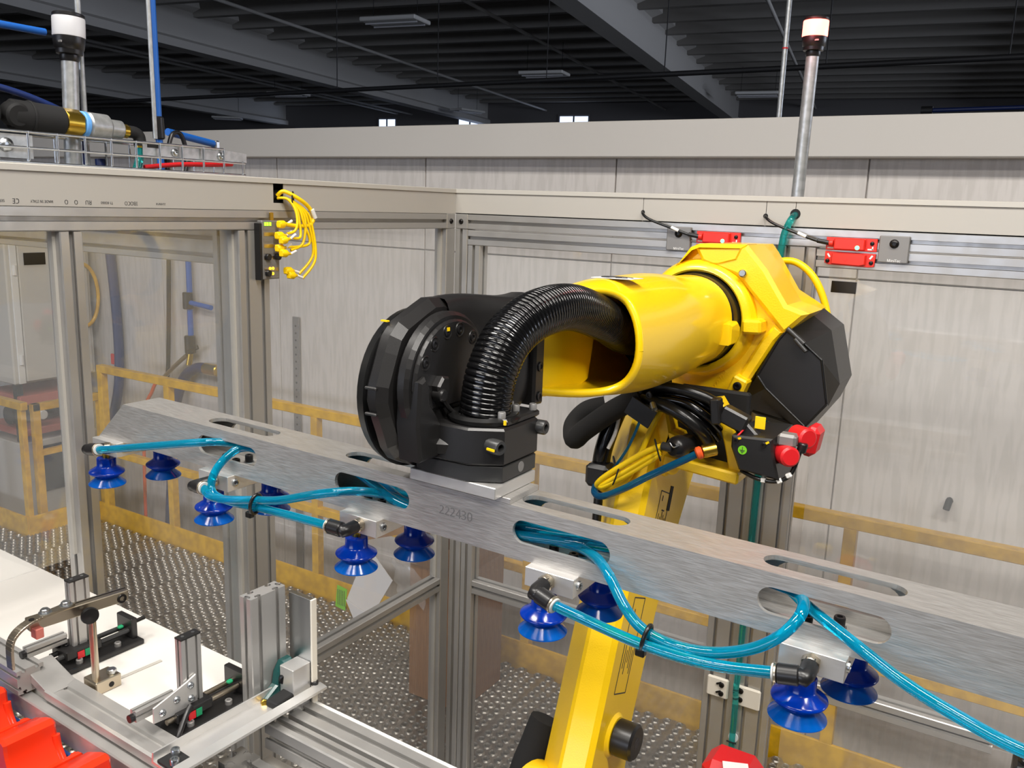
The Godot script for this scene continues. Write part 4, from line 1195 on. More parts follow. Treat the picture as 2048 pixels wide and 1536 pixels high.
	part(r, "grey_socket", bx(V(-0.5591, 1.6074, -1.6830), V(0.05, 0.035, 0.06), 0.008), M.plate_grey)
	var yc := part(r, "yellow_cables", hose([V(-0.6078, 1.5728, -1.5801), V(-0.6358, 1.5588, -1.5708), V(-0.6825, 1.5232, -1.5615), V(-0.7246, 1.4877, -1.5615), V(-0.7405, 1.4671, -1.5708), V(-0.7293, 1.4596, -1.5895), V(-0.6919, 1.4783, -1.6082), V(-0.6732, 1.5345, -1.6269), V(-0.6498, 1.6093, -1.6456), V(-0.6358, 1.6373, -1.6550)], 0.0062, 8, 10), M.cable_yellow)
	for q in [[0.0, -0.011, 0.002], [0.004, -0.021, 0.0]]:
		part(yc, "strand", hose([V(-0.61, 1.568 + q[1] * 0.5, -1.58), V(-0.636, 1.555 + q[1], -1.575 + q[2]), V(-0.6826, 1.5167 + q[1] * 0.9, -1.565 + q[2]), V(-0.722, 1.481 + q[1] * 0.5, -1.563), V(-0.7358, 1.4653, -1.5745), V(-0.7256, 1.4559, -1.5895), V(-0.6825, 1.4970, -1.6082)], 0.0058, 8, 10), M.cable_yellow)
	for q in [[V(-0.6162, 1.5634, -1.5783), 0.35], [V(-0.6966, 1.4999, -1.5643), -0.3], [V(-0.7059, 1.5111, -1.5801), 0.3]]:
		var rr := []
		for i in 13:
			var a := TAU * i / 12.0
			rr.append(q[0] + V(cos(a) * 0.006, sin(a) * 0.022, cos(a) * 0.014).rotated(V(0, 0, 1), q[1]))
		part(yc, "cable_tie", hose(rr, 0.0016, 3, 6), M.black_matt)
	var bt := part(r, "blue_air_hose", hose([V(-0.5348, 1.5700, -1.5801), V(-0.5610, 1.5532, -1.5708), V(-0.6171, 1.5176, -1.5521), V(-0.6732, 1.4783, -1.5474), V(-0.7200, 1.4522, -1.5521), V(-0.7433, 1.4522, -1.5661), V(-0.7480, 1.4643, -1.5801)], 0.0075, 8, 12), M.tube_dark)
	part(bt, "thin_hose", hose([V(-0.7433, 1.4596, -1.5801), V(-0.7200, 1.4924, -1.5801), V(-0.6825, 1.5532, -1.5801), V(-0.6592, 1.6139, -1.5801)], 0.003, 6, 8), M.tube_dark)
	part(bt, "orange_collet", cy(V(-0.5376, 1.5690, -1.5801), V(-0.5264, 1.5747, -1.5848), 0.0125, 20, 0.003), M.orange)
	part(bt, "brass_nut", cy(V(-0.5264, 1.5747, -1.5848), V(-0.5049, 1.5812, -1.5989), 0.013, 6), M.brass)
	# black terminal box with earth sign, plugs behind it
	var bxs := Sh.new()
	bxs.prism(poly([V2(-0.4740, 1.6158), V2(-0.3964, 1.6205), V2(-0.3936, 1.5952), V2(-0.3777, 1.5429), V2(-0.4553, 1.5503), V2(-0.4740, 1.5924)]), -1.74, -1.5895, Transform3D(), 0.004)
	var tb := part(r, "terminal_box", bxs, M.black_paint)
	part(tb, "earth_sticker", cy(V(-0.4507, 1.5905, -1.5895), V(-0.4507, 1.5905, -1.5886), 0.0085, 24), M.lime)
	var es := Sh.new()
	es.box(V(0.0012, 0.007, 0.0004), Transform3D(Basis(), V(-0.4507, 1.5934, -1.5884)))
	for q in [[0.010, 1.5901], [0.0065, 1.5878], [0.003, 1.5854]]:
		es.box(V(q[0], 0.0011, 0.0004), Transform3D(Basis(), V(-0.4507, q[1], -1.5884)))
	part(tb, "earth_symbol", es, M.ink)
	for x in [-0.4638, -0.4114]:
		part(tb, "box_screw", bolt(V(x, 1.6074, -1.5895), V(0, 0, 1), 0.005, 0.004), M.dark_screw)
	part(tb, "paint_mark", bx(V(-0.4058, 1.6121, -1.5890), V(0.008, 0.004, 0.001), 0.0, V(0, 0, 0.6)), M.cable_yellow)
	part(tb, "paint_mark", bx(V(-0.4582, 1.6121, -1.5890), V(0.006, 0.004, 0.001), 0.0, V(0, 0, 0.4)), M.cable_yellow)
	part(tb, "red_wire", hose([V(-0.4647, 1.6139, -1.5942), V(-0.4600, 1.6205, -1.5989), V(-0.4553, 1.6298, -1.6176)], 0.002, 5, 6), M.cap_red)
	part(tb, "yellow_tag", bx(V(-0.4320, 1.6392, -1.6269), V(0.02, 0.024, 0.002), 0.0005), M.cable_yellow)
	for q in [[V(-0.3880, 1.5877, -1.6269), V(-0.3600, 1.5924, -1.5895), 0.019], [V(-0.3740, 1.6186, -1.6643), V(-0.3413, 1.6205, -1.6362), 0.02]]:
		part(tb, "red_plug", cy(q[0], q[1], q[2], 20, 0.004), M.cap_red)
	part(tb, "encoder_cap", bx(V(-0.352, 1.600, -1.72), V(0.03, 0.06, 0.06), 0.01, V(0, 0, -0.15)), M.cap_red)
	part(tb, "grey_connector", bx(V(-0.3759, 1.6167, -1.6222), V(0.035, 0.025, 0.03), 0.005), M.plate_grey)
	part(tb, "elbow_plug", cy(V(-0.3478, 1.6139, -1.6269), V(-0.3516, 1.5952, -1.6269), 0.009, 12, 0.002), M.fitting_dark)
	part(tb, "striped_cable", hose([V(-0.4553, 1.5447, -1.6082), V(-0.4208, 1.5373, -1.5989), V(-0.3834, 1.5391, -1.5989), V(-0.3600, 1.5578, -1.6035), V(-0.3506, 1.5999, -1.6176)], 0.0042, 6, 8), M.black_satin)
	for q in [[-0.4086, 1.5368], [-0.3787, 1.541], [-0.3628, 1.555]]:
		part(tb, "white_marker", bx(V(q[0], q[1], -1.5987), V(0.011, 0.0095, 0.0095), 0.002, V(0, 0, 0.1 if q[0] < -0.39 else 0.6)), M.white_paint)
	# yellow cable looping up behind the elbow
	part(r, "loop_cable", hose([V(-0.60, 1.88, -2.11), V(-0.572, 1.913, -2.12), V(-0.517, 1.922, -2.12), V(-0.465, 1.882, -2.12), V(-0.430, 1.80, -2.12), V(-0.43, 1.74, -2.08)], 0.0085, 8, 12), M.cable_yellow)

func obround(x0: float, x1: float, y: float, r: float, k := 12) -> PackedVector2Array:
	var o := PackedVector2Array()
	for i in k + 1:
		var a := -PI / 2 + PI * i / k
		o.append(V2(x1 - r + cos(a) * r, y + sin(a) * r))
	for i in k + 1:
		var a := PI / 2 + PI * i / k
		o.append(V2(x0 + r + cos(a) * r, y + sin(a) * r))
	return o

func gripper() -> void:
	var g := thing("vacuum_gripper", "long brushed aluminium beam carrying blue suction cups and clear blue air tubes", "gripper")
	local(g, Transform3D(Basis(V(0, 0, 1), deg_to_rad(-0.93)), V(-1.41, 1.65, -0.95)))
	# hollow beam with slots cut through front, back and top
	var c := CSGCombiner3D.new()
	add_child(c)
	var cut := func(p: PackedVector2Array, depth: float, xf: Transform3D, op: int) -> void:
		var q := CSGPolygon3D.new()
		q.polygon = p; q.depth = depth; q.transform = xf; q.operation = op; q.smooth_faces = false
		c.add_child(q)
	var L := 1.86
	cut.call(poly([V2(0, 0), V2(-0.078, -0.0735), V2(L, -0.0735), V2(L, 0)]), 0.0765, Transform3D(Basis(), Vector3.ZERO), CSGShape3D.OPERATION_UNION)
	cut.call(poly([V2(-0.06, -0.006), V2(-0.13, -0.0675), V2(L + 0.1, -0.0675), V2(L + 0.1, -0.006)]), 0.0645, Transform3D(Basis(), V(0.012, 0, -0.006)), CSGShape3D.OPERATION_SUBTRACTION)
	cut.call(poly([V2(0.004, -0.003), V2(-0.07, -0.0735), V2(-0.058, -0.0735), V2(0.016, -0.003)]), 0.0655, Transform3D(Basis(), V(0.0, 0, -0.0055)), CSGShape3D.OPERATION_UNION)
	for x in [0.276, 0.592, 0.9135, 1.246, 1.57]:
		cut.call(obround(x - 0.0725, x + 0.0725, -0.034, 0.0163), 0.04, Transform3D(Basis(), V(0, 0, 0.02)), CSGShape3D.OPERATION_SUBTRACTION)
		cut.call(obround(x - 0.0725, x + 0.0725, -0.0315, 0.0205), 0.04, Transform3D(Basis(), V(0, 0, -0.06)), CSGShape3D.OPERATION_SUBTRACTION)
		cut.call(obround(x - 0.079, x + 0.079, -0.0385, 0.018), 0.02, Transform3D(Basis(V(1, 0, 0), V(0, 0, 1), V(0, -1, 0)), V(0, -0.0078, 0)), CSGShape3D.OPERATION_SUBTRACTION)
	await get_tree().process_frame
	await get_tree().process_frame
	var beam_mesh: ArrayMesh = c.bake_static_mesh()
	c.free()
	var beam := part(g, "beam", beam_mesh, M.brushed)
	write(beam, "stamped_number", "222430", 0.0172, V(0.747, -0.0335, 0.0002), Vector3.ZERO, M.plate_grey)
	var pd := Sh.new()
	pd.box(V(0.171, 0.008, 0.0765), Transform3D(Basis(), V(0.7495, 0.004, -0.03825)), 0.0006)
	part(beam, "raised_pad", pd, M.brushed)
	part(g, "adapter_plate", bx(V(0.751, 0.0165, -0.034), V(0.143, 0.0165, 0.106), 0.001), M.machined)
	# cups on their blocks
	var cup_body := Sh.new()
	cup_body.lathe([Vector2(0.016, 0.0105), Vector2(0.0178, 0.0125), Vector2(0.0278, 0.0195), Vector2(0.0288, 0.0213), Vector2(0.0284, 0.0230), Vector2(0.027, 0.0242), Vector2(0.0172, 0.0305), Vector2(0.0157, 0.0328), Vector2(0.0155, 0.045), Vector2(0.0145, 0.0462), Vector2(0.007, 0.0462), Vector2(0.0, 0.046)], 48)
	var lip := Sh.new()
	lip.lathe([Vector2(0.0, 0.012), Vector2(0.0158, 0.0112), Vector2(0.0285, 0.0004), Vector2(0.0297, -0.0003), Vector2(0.0300, 0.0006), Vector2(0.0296, 0.0016), Vector2(0.0186, 0.0112), Vector2(0.0178, 0.0132)], 48)
	var mb := cup_body.mesh()
	var ml := lip.mesh()
	var spots := [-0.0775, 0.2216, 0.5431, 0.8721, 1.2076, 1.53]
	for i in spots.size():
		var s: float = spots[i]
		var bl := Sh.new()
		bl.box(V(0.0725, 0.0265, 0.118), Transform3D(Basis(), V(s + 0.03625, -0.08675, -0.0445)), 0.0006)
		var b := part(g, "mounting_block", bl, M.machined)
		var scr := Sh.new()
		scr.lathe([Vector2(0, 0), Vector2(0.0066, 0), Vector2(0.0064, 0.0024), Vector2(0.0045, 0.0028), Vector2(0.0042, 0.0006), Vector2(0.0, 0.0006)], 20, Sh.along(V(s + 0.0726, -0.0865, -0.0015), V(s + 0.1, -0.0865, -0.0015)))
		part(b, "port_plug", scr, M.steel)
		part(b, "port_socket", cy(V(s + 0.0732, -0.0865, -0.0015), V(s + 0.0736, -0.0865, -0.0015), 0.0032, 6), M.ink)
		for q in [[s + 0.027, 0.006], [s + 0.0655, -0.088]]:
			var cp := part(g, "suction_cup", mb, M.cup_blue)
			cp.position = V(q[0], -0.1605, q[1])
			cp.scale = Vector3.ONE * 1.1
			part(cp, "lip", ml, M.cup_lip)
			part(cp, "nipple", cy(V(0, 0.046, 0), V(0, 0.0555, 0), 0.0062, 6), M.brass)
		for q in [[s + 0.018, -0.03], [s + 0.052, -0.022], [s + 0.05, -0.052]]:
			var so := Sh.new()
			so.add(bolt(V(q[0], -0.0662, q[1]), V(0, 1, 0), 0.0068, 0.0125), Transform3D())
			var bo := part(b, "socket_screw", so, M.fitting_dark)
			part(bo, "washer", cy(V(q[0], -0.0675, q[1]), V(q[0], -0.066, q[1]), 0.009, 20), M.steel)
	# elbow fittings: nut, body, collet
	for e in [[V(-0.022, -0.084, 0.0145), V(-0.045, -0.084, 0.044), V(-0.012, -0.078, 0.046)], [V(0.266, -0.084, 0.0145), V(0.252, -0.088, 0.047), V(0.277, -0.086, 0.05)], [V(0.584, -0.085, 0.0145), V(0.584, -0.0855, 0.046), V(0.552, -0.0855, 0.047)], [V(0.908, -0.084, 0.0145), V(0.906, -0.088, 0.046), V(0.937, -0.0945, 0.052)], [V(1.244, -0.085, 0.0145), V(1.246, -0.088, 0.046), V(1.214, -0.0925, 0.05)], [V(1.566, -0.084, 0.0145), V(1.566, -0.087, 0.046), V(1.535, -0.094, 0.05)]]:
		var d0: Vector3 = (e[1] - e[0]).normalized()
		var d1: Vector3 = (e[2] - e[1]).normalized()
		var el := Sh.new()
		el.tube(PackedVector3Array([e[0] + d0 * 0.006, e[0] + d0 * 0.02, e[1] - d0 * 0.004, e[1] + d0 * 0.003 + d1 * 0.002, e[1] + d1 * 0.006, e[1] + d1 * 0.009]), [0.0098, 0.0098, 0.0096, 0.0098, 0.0095, 0.0095], 18)
		el.cyl(e[1] + d1 * 0.007, e[2] - d1 * 0.002, 0.0114, 22, 0.0014)
		var f := part(g, "elbow_fitting", el, M.fitting_dark)
		part(f, "nut", cy(e[0], e[0] + d0 * 0.011, 0.0112, 6, 0.001), M.nickel)
		part(f, "metal_ring", cy(e[2] - d1 * 0.002, e[2] + d1 * 0.0008, 0.0117, 22, 0.0004), M.nickel)
		part(f, "collet", cy(e[2] + d1 * 0.0008, e[2] + d1 * 0.0036, 0.0102, 22, 0.0008), M.collet_grey)
	# tubes
	var R := 0.0068
	for p in [
		[V(-0.012, -0.078, 0.046), V(0.03, -0.069, 0.045), V(0.129, -0.046, 0.038), V(0.235, -0.0235, 0.018), V(0.268, -0.023, -0.006), V(0.295, -0.031, -0.03), V(0.34, -0.04, -0.045)],
		[V(0.34, -0.036, -0.034), V(0.312, -0.027, -0.022), V(0.295, -0.030, -0.003), V(0.284, -0.052, 0.022), V(0.281, -0.08, 0.037), V(0.296, -0.0965, 0.042), V(0.341, -0.0995, 0.041), V(0.396, -0.0945, 0.042), V(0.459, -0.09, 0.045), V(0.552, -0.0855, 0.047)],
		[V(0.277, -0.086, 0.05), V(0.30, -0.094, 0.055), V(0.335, -0.092, 0.054), V(0.392, -0.0825, 0.045), V(0.446, -0.071, 0.042), V(0.523, -0.0455, 0.033), V(0.575, -0.0365, 0.010), V(0.608, -0.043, -0.018), V(0.66, -0.052, -0.032), V(0.75, -0.05, -0.035)],
		[V(0.44, -0.02, -0.05), V(0.54, -0.026, -0.045), V(0.60, -0.040, -0.032), V(0.65, -0.051, -0.024), V(0.74, -0.052, -0.02), V(0.84, -0.038, -0.028), V(0.89, -0.036, -0.034), V(0.96, -0.03, -0.04), V(1.05, -0.02, -0.04)],
		[V(0.42, -0.017, -0.035), V(0.52, -0.022, -0.032), V(0.58, -0.034, -0.022), V(0.64, -0.048, -0.012), V(0.74, -0.056, -0.014), V(0.84, -0.047, -0.016), V(0.90, -0.041, -0.02), V(0.96, -0.036, -0.026), V(1.05, -0.03, -0.03)],
		[V(0.44, -0.024, -0.06), V(0.55, -0.03, -0.055), V(0.62, -0.046, -0.042), V(0.74, -0.04, -0.05), V(0.85, -0.026, -0.042), V(0.95, -0.022, -0.05), V(1.05, -0.02, -0.055)],
		[V(0.76, -0.046, -0.04), V(0.84, -0.052, -0.03), V(0.89, -0.046, -0.026), V(0.937, -0.041, -0.016), V(0.970, -0.042, 0.001), V(0.997, -0.052, 0.02), V(1.025, -0.075, 0.036), V(1.053, -0.0935, 0.043), V(1.09, -0.1025, 0.0425), V(1.138, -0.0975, 0.042), V(1.182, -0.079, 0.041), V(1.212, -0.055, 0.036), V(1.227, -0.033, 0.02), V(1.222, -0.0225, -0.004), V(1.19, -0.026, -0.03), V(1.12, -0.03, -0.045)],
		[V(0.937, -0.0945, 0.052), V(0.981, -0.0985, 0.055), V(1.028, -0.1045, 0.055), V(1.065, -0.108, 0.054), V(1.118, -0.1085, 0.052), V(1.165, -0.103, 0.051), V(1.214, -0.0925, 0.05)],
		[V(1.10, -0.022, -0.05), V(1.19, -0.025, -0.032), V(1.224, -0.035, -0.018), V(1.256, -0.042, 0.001), V(1.293, -0.051, 0.02), V(1.336, -0.065, 0.035), V(1.386, -0.078, 0.045), V(1.453, -0.0915, 0.051), V(1.535, -0.094, 0.05)]]:
		part(g, "air_tube", hose(p, R, 9, 16), M.air_tube)
	for q in [[V(0.393, -0.089, 0.0435), 0.0165, 0.9], [V(1.062, -0.1005, 0.0485), 0.016, 0.0]]:
		var rr := []
		for i in 17:
			var a := TAU * i / 16.0
			rr.append(q[0] + V(0.25 * cos(a) * 0.012, cos(a) * q[1], sin(a) * 0.0115))
		var ts := Sh.new()
		ts.tube(spline(rr, 2), 0.0028, 8)
		var tie := part(g, "cable_tie", ts, M.black_satin)
		part(tie, "tie_head", bx(q[0] + V(-0.004 - q[2] * 0.006, -q[1] - 0.002, 0.004), V(0.012, 0.010, 0.010), 0.0014), M.black_satin)

func tl() -> Transform3D:
	return Transform3D(Basis(V(0, 1, 0), deg_to_rad(-2.268)), V(-1.086, 1.25, -0.923))

func fix(called: String, label: String, category: String, group := "") -> Node3D:
	return local(thing(called, label, category, Vector3.ZERO, group), tl())

func table() -> void:
	var al: Material = M.aluminium
	var t := fix("fixture_table", "table with a white plastic top and slotted aluminium frame, at lower left", "table")
	part(t, "table_top", bx(V(-0.50, -0.008, 0.122), V(1.26, 0.016, 0.244), 0.001), M.white_plastic)
	part(t, "dead_stop_strip", bx(V(-0.112, 0.001, 0.113), V(0.006, 0.003, 0.075), 0.001, V(0, -0.05, 0)), M.pvc)
	part(t, "edge_strip", bx(V(0.52, -0.02, 0.003), V(0.78, 0.036, 0.006), 0.0005), M.white_paint)
	# open frame at the right
	part(t, "frame_rail", bar(V(0.178, -0.0225, 0.030), V(0.92, -0.0225, 0.030), 0.045, 0.045), al)
	part(t, "frame_rail", bar(V(0.168, -0.0225, 0.0755), V(0.92, -0.0225, 0.0755), 0.03, 0.045), al)
	part(t, "frame_rail", bar(V(0.13, -0.075, 0.125), V(0.92, -0.075, 0.125), 0.045, 0.045), al)
	part(t, "frame_rail", bar(V(0.125, -0.125, 0.172), V(0.92, -0.125, 0.172), 0.045, 0.045), al)
	part(t, "lower_tray", bx(V(0.52, -0.10, 0.09), V(0.78, 0.012, 0.08)), M.white_plastic)
	part(t, "joint_bracket", bx(V(0.245, -0.06, 0.098), V(0.022, 0.022, 0.02), 0.003), al)
	part(t, "joint_bracket", bx(V(0.37, -0.075, 0.10), V(0.014, 0.02, 0.016), 0.003), M.dark_screw)
	part(t, "end_post", bar(V(0.15, -0.30, 0.125), V(0.15, -0.05, 0.125), 0.045, 0.045, V(0, 0, 1)), al)
	part(t, "skirt", bx(V(0.06, -0.16, 0.27), V(0.30, 0.004, 0.14)), M.plate_grey)
	for q in [[-0.9, 0.03], [-0.9, 0.23], [0.75, 0.03], [0.75, 0.2]]:
		part(t, "table_leg", bar(V(q[0], -1.25, q[1]), V(q[0], -0.05 if q[0] > 0.0 else -0.017, q[1]), 0.045, 0.045, V(0, 0, 1)), al)
	# side rail in three lengths
	var s := fix("side_rail", "grey slotted rail with an angled joint, edging the white table top", "rail")
	part(s, "upper_rail", bar(V(-0.75, 0.020, 0.2515), V(-0.192, 0.020, 0.2515), 0.042, 0.040, Vector3.UP, 15, 0.021), al)
	var lo := Sh.new()
	lo.prism(poly([V2(0.205, 0.001), V2(0.254, 0.001), V2(0.254, 0.014), V2(0.249, 0.0155), V2(0.246, 0.012), V2(0.230, 0.011), V2(0.228, 0.008), V2(0.224, 0.008), V2(0.222, 0.013), V2(0.205, 0.0145)]), -0.141, 0.15, Transform3D(Basis(V(0, 0, 1), V(0, 1, 0), V(-1, 0, 0)), V(0, 0, 0)), 0.0, false)
	part(s, "lower_rail", lo, al)
	var mid := Sh.new()
	mid.prism(poly([V2(-0.215, 0.018), V2(-0.15, 0.0), V2(-0.138, 0.012), V2(-0.148, 0.0145), V2(-0.20, 0.030), V2(-0.215, 0.034)]), 0.205, 0.252, Transform3D(), 0.001)
	part(s, "joint_piece", mid, al)
	part(s, "under_rail", bx(V(-0.35, -0.022, 0.258), V(1.0, 0.035, 0.02), 0.002), M.aluminium)
	# clamp stand
	var c := fix("clamp_stand", "nickel clamp arm on a round rod with a black knob, on the white table", "clamp", "")
	part(c, "foot_block", bx(V(-0.112, 0.011, 0.180), V(0.036, 0.022, 0.043), 0.0015), M.nickel)
	part(c, "foot_bolt", cy(V(-0.105, 0.022, 0.168), V(-0.105, 0.03, 0.168), 0.0075, 6, 0.001), M.steel)
	part(c, "foot_hole", cy(V(-0.0945, 0.010, 0.176), V(-0.0935, 0.010, 0.176), 0.0045, 12), M.dark_screw)
	part(c, "rod", cy(V(-0.108, 0.02, 0.193), V(-0.108, 0.136, 0.193), 0.0058, 20), M.nickel)
	var arm := Sh.new()
	arm.box(V(0.017, 0.018, 0.15), Transform3D(Basis(V(0, 1, 0), -0.12), V(-0.122, 0.143, 0.205)), 0.001)
	part(c, "arm", arm, M.nickel)
	var gro := Sh.new()
	gro.box(V(0.0016, 0.0008, 0.10), Transform3D(Basis(V(0, 1, 0), -0.12), V(-0.122, 0.1523, 0.18)))
	part(c, "arm_groove", gro, M.dark_screw)
	var stp := Sh.new()
	var sp := spline([V(-0.122, 0.1555, 0.215), V(-0.117, 0.1555, 0.262), V(-0.1145, 0.154, 0.285), V(-0.1125, 0.146, 0.305), V(-0.112, 0.130, 0.315), V(-0.112, 0.095, 0.316)], 5)
	for i in sp.size() - 1:
		var d := sp[i + 1] - sp[i]
		stp.box(V(0.016, 0.0045, d.length() * 1.12), Transform3D(Basis.looking_at(d.normalized(), V(0, 1, 0.3)), (sp[i] + sp[i + 1]) * 0.5), 0.0006)
	part(c, "bent_strap", stp, M.nickel)
	for z in [0.226, 0.258]:
		var b := part(c, "hex_bolt", cy(V(-0.119, 0.158, z), V(-0.119, 0.1645, z), 0.0068, 6, 0.001), M.steel)
		part(b, "washer", cy(V(-0.119, 0.1575, z), V(-0.119, 0.159, z), 0.0095, 18), M.steel)
	part(c, "strap_screw", cy(V(-0.114, 0.1565, 0.281), V(-0.114, 0.158, 0.281), 0.004, 12), M.dark_screw)
	var kb := Sh.new()
	kb.lathe([Vector2(0, 0), Vector2(0.005, 0), Vector2(0.006, 0.006), Vector2(0.0125, 0.009), Vector2(0.0135, 0.013), Vector2(0.0125, 0.017), Vector2(0, 0.018)], 24, Sh.along(V(-0.107, 0.139, 0.2), V(-0.085, 0.139, 0.206)))
	part(c, "knob", kb, M.black_satin)
	part(c, "pivot_screw", bolt(V(-0.121, 0.141, 0.141), V(1, 0, 0.1).normalized(), 0.008, 0.017), M.dark_screw)
	part(c, "copper_pad", bx(V(-0.118, 0.132, 0.272), V(0.016, 0.016, 0.012), 0.001), M.pink_red)
	# two linear slides with uprights
	slide(-0.216, "black linear slide with a slotted upright, behind the clamp rod on the white table", false)
	slide(0.079, "black linear slide whose slotted upright carries a four-bolt gusset plate, by the thick upright", true)
	# thick upright with polished plate and teal bracket
	var u := fix("stop_upright", "thick cut-off slotted upright with a polished plate and clear edge beside it", "upright")
	part(u, "extrusion", bar(V(0.1215, -0.02, 0.049), V(0.1215, 0.186, 0.049), 0.068, 0.026, V(1, 0, 0), 15, 0.03), al)
	part(u, "polished_plate", bx(V(0.158, 0.075, 0.003), V(0.050, 0.194, 0.009), 0.0005), M.steel)
	part(u, "plate_edge", bx(V(0.1845, 0.075, 0.004), V(0.0035, 0.196, 0.011), 0.0005), M.hinge_white)
	part(u, "block", bx(V(0.1655, 0.030, 0.026), V(0.030, 0.076, 0.036), 0.001), M.machined)
	var br := fix("valve_bracket", "dark teal cast bracket with brass fitting, bolted to the bright block beside the thick upright", "bracket")
	var bs := Sh.new()
	bs.prism(poly([V2(-0.085, -0.012), V2(-0.066, -0.018), V2(-0.03, 0.004), V2(-0.010, 0.012), V2(-0.010, 0.058), V2(-0.018, 0.070), V2(-0.036, 0.070), V2(-0.046, 0.056), V2(-0.050, 0.036), V2(-0.082, 0.016)]), 0.1355, 0.150, Transform3D(Basis(V(0, 0, -1), V(0, 1, 0), V(1, 0, 0)), V(0, 0, 0.0)), 0.003)
	part(br, "casting", bs, M.teal)
	part(br, "black_port", cy(V(0.150, 0.046, 0.034), V(0.160, 0.044, 0.042), 0.0095, 18, 0.002), M.fitting_dark)
	part(br, "steel_ring", cy(V(0.148, 0.048, 0.031), V(0.1525, 0.047, 0.034), 0.0112, 18, 0.001), M.brass)
	part(br, "brass_fitting", cy(V(0.148, 0.018, 0.074), V(0.157, 0.022, 0.080), 0.006, 6, 0.001), M.brass)
	# channel bar across the table end
	var cb := fix("channel_bar", "bare aluminium channel bar with black end plates, crossing the table end", "bar")
	var cs := Sh.new()
	cs.prism(poly([V2(0.140, 0.016), V2(0.1425, 0.033), V2(0.1455, 0.033), V2(0.1445, 0.020), V2(0.186, 0.018), V2(0.188, 0.030), V2(0.203, 0.027), V2(0.203, 0.023), V2(0.191, 0.013)]), -0.005, 0.262, Transform3D(), 0.0, false)
	part(cb, "channel", cs, M.machined)
	part(cb, "end_plate", bx(V(0.168, 0.022, 0.245), V(0.034, 0.005, 0.032), 0.001, V(0, 0, -0.04)), M.black_matt)
	part(cb, "latch_plate", bx(V(0.168, 0.0245, 0.040), V(0.024, 0.011, 0.08), 0.002, V(0, 0.1, -0.04)), M.black_matt)
	for q in [[0.160, 0.238], [0.178, 0.252]]:
		part(cb, "socket_screw", bolt(V(q[0], 0.0245, q[1]), V(0, 1, 0), 0.0062, 0.009), M.steel)
	part(cb, "cap_screw", bolt(V(0.172, 0.029, 0.022), V(0, 1, 0), 0.0075, 0.014), M.fitting_dark)
	part(cb, "cap_screw", bolt(V(0.185, 0.029, 0.004), V(0, 1, 0), 0.006, 0.006), M.fitting_dark)
	# red saddles over the blue tray
	var tr := fix("parts_tray", "blue tray with white slide strips under the red saddles, lower left corner", "tray")
	part(tr, "tray_floor", bx(V(-0.10, -0.095, 0.38), V(0.9, 0.01, 0.22), 0.002), M.tray_blue)
	part(tr, "slide_strip", bx(V(-0.04, -0.052, 0.286), V(0.30, 0.012, 0.012), 0.001), M.white_plastic)
	part(tr, "tray_wall", bx(V(-0.10, -0.07, 0.276), V(0.9, 0.06, 0.006), 0.001), M.tray_blue)
	saddle(-0.055, 0.285, 1.0, "large glossy red-orange plastic saddle, nearest the bottom left corner")
	saddle(-0.195, 0.285, 1.0, "red-orange saddle half cut off by the left edge of the picture")
	saddle(0.085, 0.285, 1.0, "red-orange saddle of which only the tip shows at the bottom edge, under the rail")

func saddle(u: float, v: float, k: float, label: String) -> void:
	var s := fix("red_saddle", label, "fixture", "red saddles in the blue tray")
	var b := Sh.new()
	var p := PackedVector2Array([V2(-0.062, -0.09), V2(-0.062, 0.0), V2(-0.056, 0.006)])
	p.append(V2(-0.022, 0.020))
	p.append(V2(-0.010, 0.023))
	p.append(V2(-0.002, 0.017))
	for i in 11:
		var a := deg_to_rad(176.0 + 88.0 * i / 10.0)
		p.append(V2(0.058, 0.012) + V2(cos(a), sin(a)) * 0.060)
	p.append(V2(0.052, -0.09))
	b.prism(p, v, v + 0.075, Transform3D(Basis(), V(u, -0.004, 0)), 0.004)
	part(s, "body", b, M.fixture_red)
	var h := Sh.new()
	var q := PackedVector2Array([V2(0.046, -0.06), V2(0.046, -0.022), V2(0.052, -0.012), V2(0.062, -0.010), V2(0.064, -0.02), V2(0.066, -0.06)])
	h.prism(q, v - 0.002, v + 0.05, Transform3D(Basis(), V(u, 0.0, 0)), 0.003)
	h.box(V(0.02, 0.022, 0.012), Transform3D(Basis(), V(u + 0.052, -0.026, v + 0.004)), 0.003)
	part(s, "hook_rail", h, M.fixture_red)
	part(s, "inner_fillet", hose([V(u + 0.0, -0.004, v + 0.004), V(u + 0.004, -0.022, v + 0.004), V(u + 0.016, -0.04, v + 0.004)], 0.006, 5, 8), M.fixture_red)

